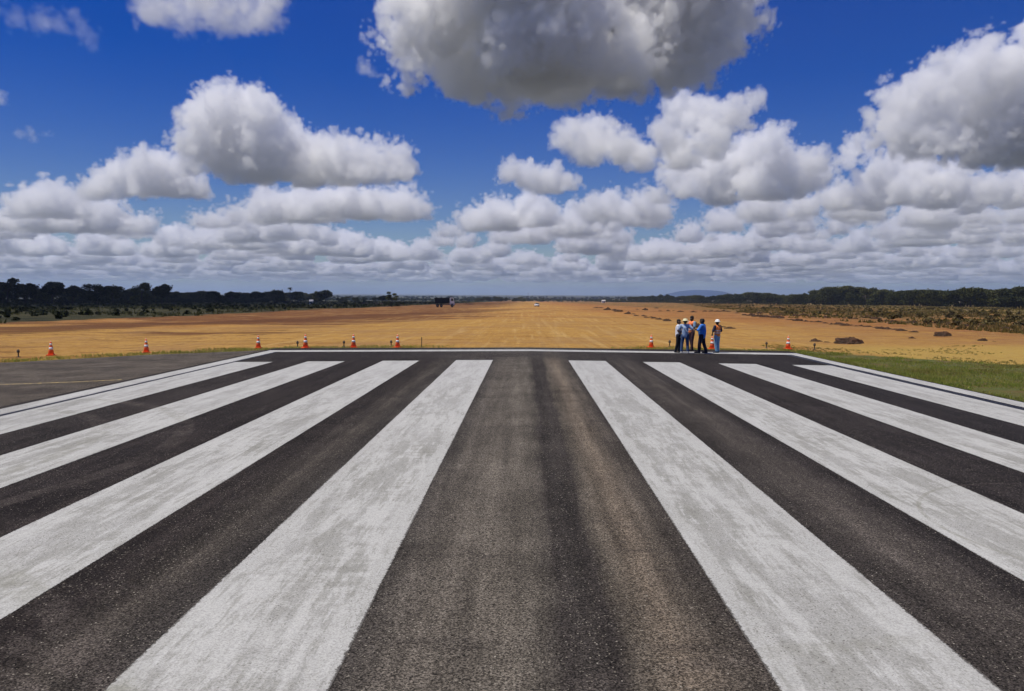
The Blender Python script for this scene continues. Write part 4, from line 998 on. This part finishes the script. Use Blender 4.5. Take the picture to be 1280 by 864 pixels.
def mixv(a, b, t): return Vector(a).lerp(Vector(b), t)
def make_person(loc, rz, sc, label, skin, pose, cloth):
    """x = the person's left, -y = the way they face; height about 1.75 before scaling"""
    root = empty('person', loc, rz, label=label, cat='person'); root.scale = (sc * cloth.get('wide', 1), sc * cloth.get('wide', 1), sc)
    J = dict(pel=(0, 0, .95), waist=(0, .0, 1.10), chest=(0, .0, 1.32), neck=(0, .01, 1.47), head=(0, -.015, 1.635))
    st = pose.get('stance', .11)
    for s, n_ in ((1, 'L'), (-1, 'R')):
        J['sh' + n_] = (s * .19, .01, 1.42); J['hip' + n_] = (s * .09, 0, .92)
        f = pose.get('foot' + n_, (s * st, .0)); J['an' + n_] = (f[0], f[1] + .03, .085); J['toe' + n_] = (f[0] + s * .03, f[1] - .14, .035)
        kn = mixv(J['hip' + n_], J['an' + n_], .48); J['kn' + n_] = (kn.x + s * .01, kn.y - .03, kn.z)
        J['el' + n_] = pose['el' + n_]; J['wr' + n_] = pose['wr' + n_]
    J.update(pose.get('joints', {}))
    sk = simple('skin', skin, .55, .08, 6); V = Vector
    hd = V(J['head']); hz = pose.get('head_turn', 0); Rm = Matrix.Rotation(hz, 3, 'Z') @ Matrix.Rotation(pose.get('head_tilt', 0), 3, 'X')
    def h(x, y, z): return hd + Rm @ V((x, y, z))
    seg = [(J['pel'], J['waist'], .125, .115), (J['waist'], J['chest'], .115, .135), (V(J['chest']) + V((-.07, 0, .05)), V(J['chest']) + V((.07, 0, .05)), .11, .11),
           (J['neck'], h(0, .02, -.06), .058, .055), (h(0, .012, .035), h(0, -.012, -.01), .092, .082), (h(0, -.03, -.05), h(0, -.05, -.085), .058, .035),
           (h(0, -.088, .005), h(0, -.108, -.025), .012, .017), (h(.088, .01, -.01), h(.092, .02, .015), .014, .02), (h(-.088, .01, -.01), h(-.092, .02, .015), .014, .02)]
    for n_ in 'LR':
        s = 1 if n_ == 'L' else -1
        seg += [(V(J['neck']) + V((0, 0, -.03)), J['sh' + n_], .06, .066), (J['sh' + n_], J['el' + n_], .056, .042), (J['el' + n_], J['wr' + n_], .041, .026),
                (J['hip' + n_], J['kn' + n_], .088, .058), (J['kn' + n_], mixv(J['kn' + n_], J['an' + n_], .4), .056, .054), (mixv(J['kn' + n_], J['an' + n_], .4), J['an' + n_], .054, .036), (J['an' + n_], J['toe' + n_], .038, .026)]
        w = V(J['wr' + n_]); d = (w - V(J['el' + n_])).normalized(); side = d.cross(V((0, 0, 1)));
        side = (side if side.length > .2 else V((0, 1, 0))).normalized(); nrm = side.cross(d).normalized()
        palm = w + d * .055
        seg += [(w, palm + side * .018, .024, .022), (palm + side * .018, palm - side * .02, .022, .022)]
        for k, ln in enumerate((.062, .074, .07, .054)):
            r0 = palm + d * .02 + side * (.033 - .022 * k); r1 = r0 + d * ln * .55 - nrm * .006; r2 = r1 + d * ln * .4 - nrm * .022
            seg += [(r0, r1, .0105, .0095), (r1, r2, .0095, .008)]
        t0 = w + d * .025 + side * .028; t1 = t0 + d * .03 + side * .022; seg += [(t0, t1, .013, .011), (t1, t1 + d * .03 - nrm * .01, .011, .009)]
    fused('body', seg, sk, root, .0085, 3)
    # eyes and mouth
    for s in (-1, 1):
        e = MB(); e.ball(h(s * .033, -.088, .018), .011, 2); e.build('eye', simple('eye_white', (.6, .6, .58), .3), root)
    e = MB(); e.ball(h(0, -.092, -.05), .012, 2, sc=(2.0, .5, .5)); e.build('mouth', simple('lips', tuple(x * .6 for x in skin)), root)
    # hair
    def hair_extra(mb): pass
    hs_ = [(h(0, .022, .052), h(0, .03, .0), .094, .088), (h(0, -.01, .07), h(0, .03, .07), .082, .086)]
    fused('hair', hs_, simple('dark_hair', (.012, .010, .009), .7, .3, 40), root, .012, 3)
    # trousers
    tm = simple('trouser_cloth', cloth['trouser'], .85, cloth.get('tvar', .25), 9, bump=.3)
    seg = [(V(J['pel']) + V((0, 0, .06)), V(J['pel']) + V((0, 0, -.02)), .142, .15)]
    for n_ in 'LR':
        s = 1 if n_ == 'L' else -1; an = V(J['an' + n_]) + V((0, 0, .03))
        seg += [(J['hip' + n_], J['kn' + n_], .108, .077), (J['kn' + n_], an, .076, .066)]
    fused('trousers', seg, tm, root, .012, 4)
    # shoes
    for n_ in 'LR':
        a, t = V(J['an' + n_]), V(J['toe' + n_])
        fused('shoe', [((a.x, a.y + .03, .045), (t.x, t.y, .036), .046, .036), (a + V((0, 0, -.02)), a, .048, .045)], simple('shoe_leather', cloth['shoe'], .6), root, .012, 2)
    # shirt
    sm = cloth['shirt_mat']; L_ = cloth.get('sleeve', .55); bw = cloth.get('belly', 0)
    seg = [(V(J['pel']) + V((0, 0, cloth.get('hem', .0))), J['waist'], .150, .138 + bw), (J['waist'], J['chest'], .138 + bw, .152), (V(J['chest']) + V((-.08, 0, .04)), V(J['chest']) + V((.08, 0, .04)), .125, .125), (V(J['neck']) + V((0, 0, -.03)), V(J['neck']) + V((0, 0, -.01)), .08, .07)]
    for n_ in 'LR':
        seg.append((V(J['neck']) + V((0, 0, -.05)), J['sh' + n_], .085, .085))
        if L_ <= 1: seg.append((J['sh' + n_], mixv(J['sh' + n_], J['el' + n_], L_), .080, .070))
        else: seg += [(J['sh' + n_], J['el' + n_], .080, .060), (J['el' + n_], mixv(J['el' + n_], J['wr' + n_], L_ - 1), .060, .046)]
    fused('shirt', seg, sm, root, .012, 4)
    if 'vest' in cloth:
        vm = simple('vest_orange', cloth['vest'], .6, .12, 6); seg = [(V(J['pel']) + V((0, 0, .03)), J['waist'], .168, .155 + bw), (J['waist'], J['chest'], .155 + bw, .168), (V(J['chest']) + V((-.09, 0, .05)), V(J['chest']) + V((.09, 0, .05)), .137, .137), (V(J['chest']) + V((-.12, 0, .11)), V(J['chest']) + V((.12, 0, .11)), .09, .09)]
        fused('vest', seg, vm, root, .012, 4)
        b = MB(); 
        for z in (1.08, 1.2): b.lathe([(.176, z - .025), (.178, z + .025)], (0, 0, 0), 28)
        b.build('reflective_strip', simple('vest_silver', (.6, .6, .58), .35, .1, 10), root)
    hat = cloth.get('hat')
    if hat:
        hm_ = simple('hat_shell', hat[1], .4, .06, 8)
        b = MB()
        if hat[0] == 'helmet': prof = [(.150, -.012), (.150, 0), (.118, .01), (.112, .05), (.095, .09), (.06, .118), (.02, .13)]
        else: prof = [(.17, -.01), (.168, 0), (.112, .012), (.106, .05), (.092, .085), (.055, .10), (.015, .104)]
        vs0 = len(b.v); b.lathe(prof, (0, 0, 0), 24); b.v = [tuple(h(x, y * 1.12 + .01, z + .055)) for x, y, z in b.v]
        b.build('helmet' if hat[0] == 'helmet' else 'hat', hm_, root, True)
    for ex in cloth.get('extras', []): ex(root, J)
    return root

def foot_at(px, py): p = at(px, py, 'pavement'); return Vector((p.x, p.y, float(pavement_z(p.x))+.006))
def checked():
    m, n, b = new_mat('checked_shirt'); P = n.nd('ShaderNodeTexCoord').outputs['Object']
    sx = n.xyz(n.scale(P, 26, 26, 22)); a = n.m('GREATER_THAN', n.m('FRACT', sx[0]), .55); c = n.m('GREATER_THAN', n.m('FRACT', sx[2]), .55)
    k = n.m('MULTIPLY', n.m('ADD', a, c), .5); n.put(n.mix(k, (.50, .64, .78), (.10, .18, .36)), b.inputs['Base Color']); b.inputs['Roughness'].default_value = .85
    return m
# 1: man in white, side on, looking right towards the others
make_person(foot_at(847.5, 441), R(72), .97, 'man in white shirt and black trousers, leftmost of the people', (.16, .085, .05),
    dict(elL=(.24, -.06, 1.16), wrL=(.10, -.28, 1.12), elR=(-.25, -.02, 1.14), wrR=(-.12, -.26, 1.08), footL=(.09, -.05), footR=(-.10, .08)),
    dict(trouser=(.014, .014, .018), shoe=(.02, .02, .02), shirt_mat=simple('white_shirt', (.84, .85, .88), .8, .08, 7, bump=.3), sleeve=.6, belly=.012, hem=-.05, wide=1.06))
# 2: pale cap, checked shirt, hand on hip, back to the camera
def strap(root, J):
    b = MB(); b.tube([(.16, .06, 1.46), (.04, .165, 1.3), (-.10, .17, 1.12), (-.17, .06, 1.0)], .018, 8); b.build('shoulder_strap', simple('pale_strap', (.55, .58, .6)), root)
make_person(foot_at(855.8, 441.6), R(168), .99, 'man in blue checked shirt and pale hat with one hand on his hip, back turned', (.30, .17, .11),
    dict(elL=(.34, .05, 1.17), wrL=(.42 - .2, -.02, 1.0), elR=(-.42, .06, 1.18), wrR=(-.22, -.02, 1.02), footL=(.16, .02), footR=(-.14, -.02), stance=.15),
    dict(trouser=(.05, .085, .17), shoe=(.65, .63, .6), shirt_mat=checked(), sleeve=.6, belly=.02, hem=-.04, wide=1.08, hat=('hat', (.72, .68, .40)), extras=[strap]))
# 3: tall bareheaded man in an orange vest behind them
make_person(foot_at(864.2, 438.4), R(-62), 1.05, 'tall bareheaded man in orange vest standing behind the man with the hat', (.05, .026, .018),
    dict(elL=(.26, -.05, 1.16), wrL=(.17, -.24, 1.18), elR=(-.27, -.04, 1.16), wrR=(-.16, -.24, 1.2), footL=(.11, -.10), footR=(-.09, .10)),
    dict(trouser=(.06, .03, .035), shoe=(.03, .02, .02), shirt_mat=simple('pale_blue_shirt', (.22, .33, .42), .8), sleeve=.7, vest=(.95, .24, .08)))
# 4: heavy man in a blue shirt, arms in front
make_person(foot_at(877.2, 441.8), R(-118), 1.0, 'man in plain bright blue shirt and dark trousers with arms folded, legs apart', (.10, .055, .035),
    dict(elL=(.29, -.10, 1.17), wrL=(-.02, -.27, 1.2), elR=(-.29, -.10, 1.17), wrR=(.03, -.25, 1.24), footL=(.10, -.12), footR=(-.12, .12), head_tilt=.15),
    dict(trouser=(.022, .016, .03), shoe=(.02, .018, .02), shirt_mat=simple('blue_shirt', (.05, .22, .66), .75, .22, 5, bump=.4), sleeve=.9, belly=.035, hem=-.07, wide=1.22))
# 5: worker with white helmet and orange vest
make_person(foot_at(896, 441.2), R(-150), .96, 'worker in white helmet, orange vest and light jeans, rightmost of the people', (.09, .05, .035),
    dict(elL=(.31, .0, 1.17), wrL=(.20, -.16, 1.02), elR=(-.31, -.02, 1.17), wrR=(-.14, -.22, 1.08), footL=(.09, .02), footR=(-.09, -.02)),
    dict(trouser=(.20, .36, .52), tvar=.35, shoe=(.02, .04, .08), shirt_mat=simple('navy_shirt', (.016, .02, .05), .8), sleeve=.95, vest=(.98, .26, .05), hat=('helmet', (.78, .77, .72))))
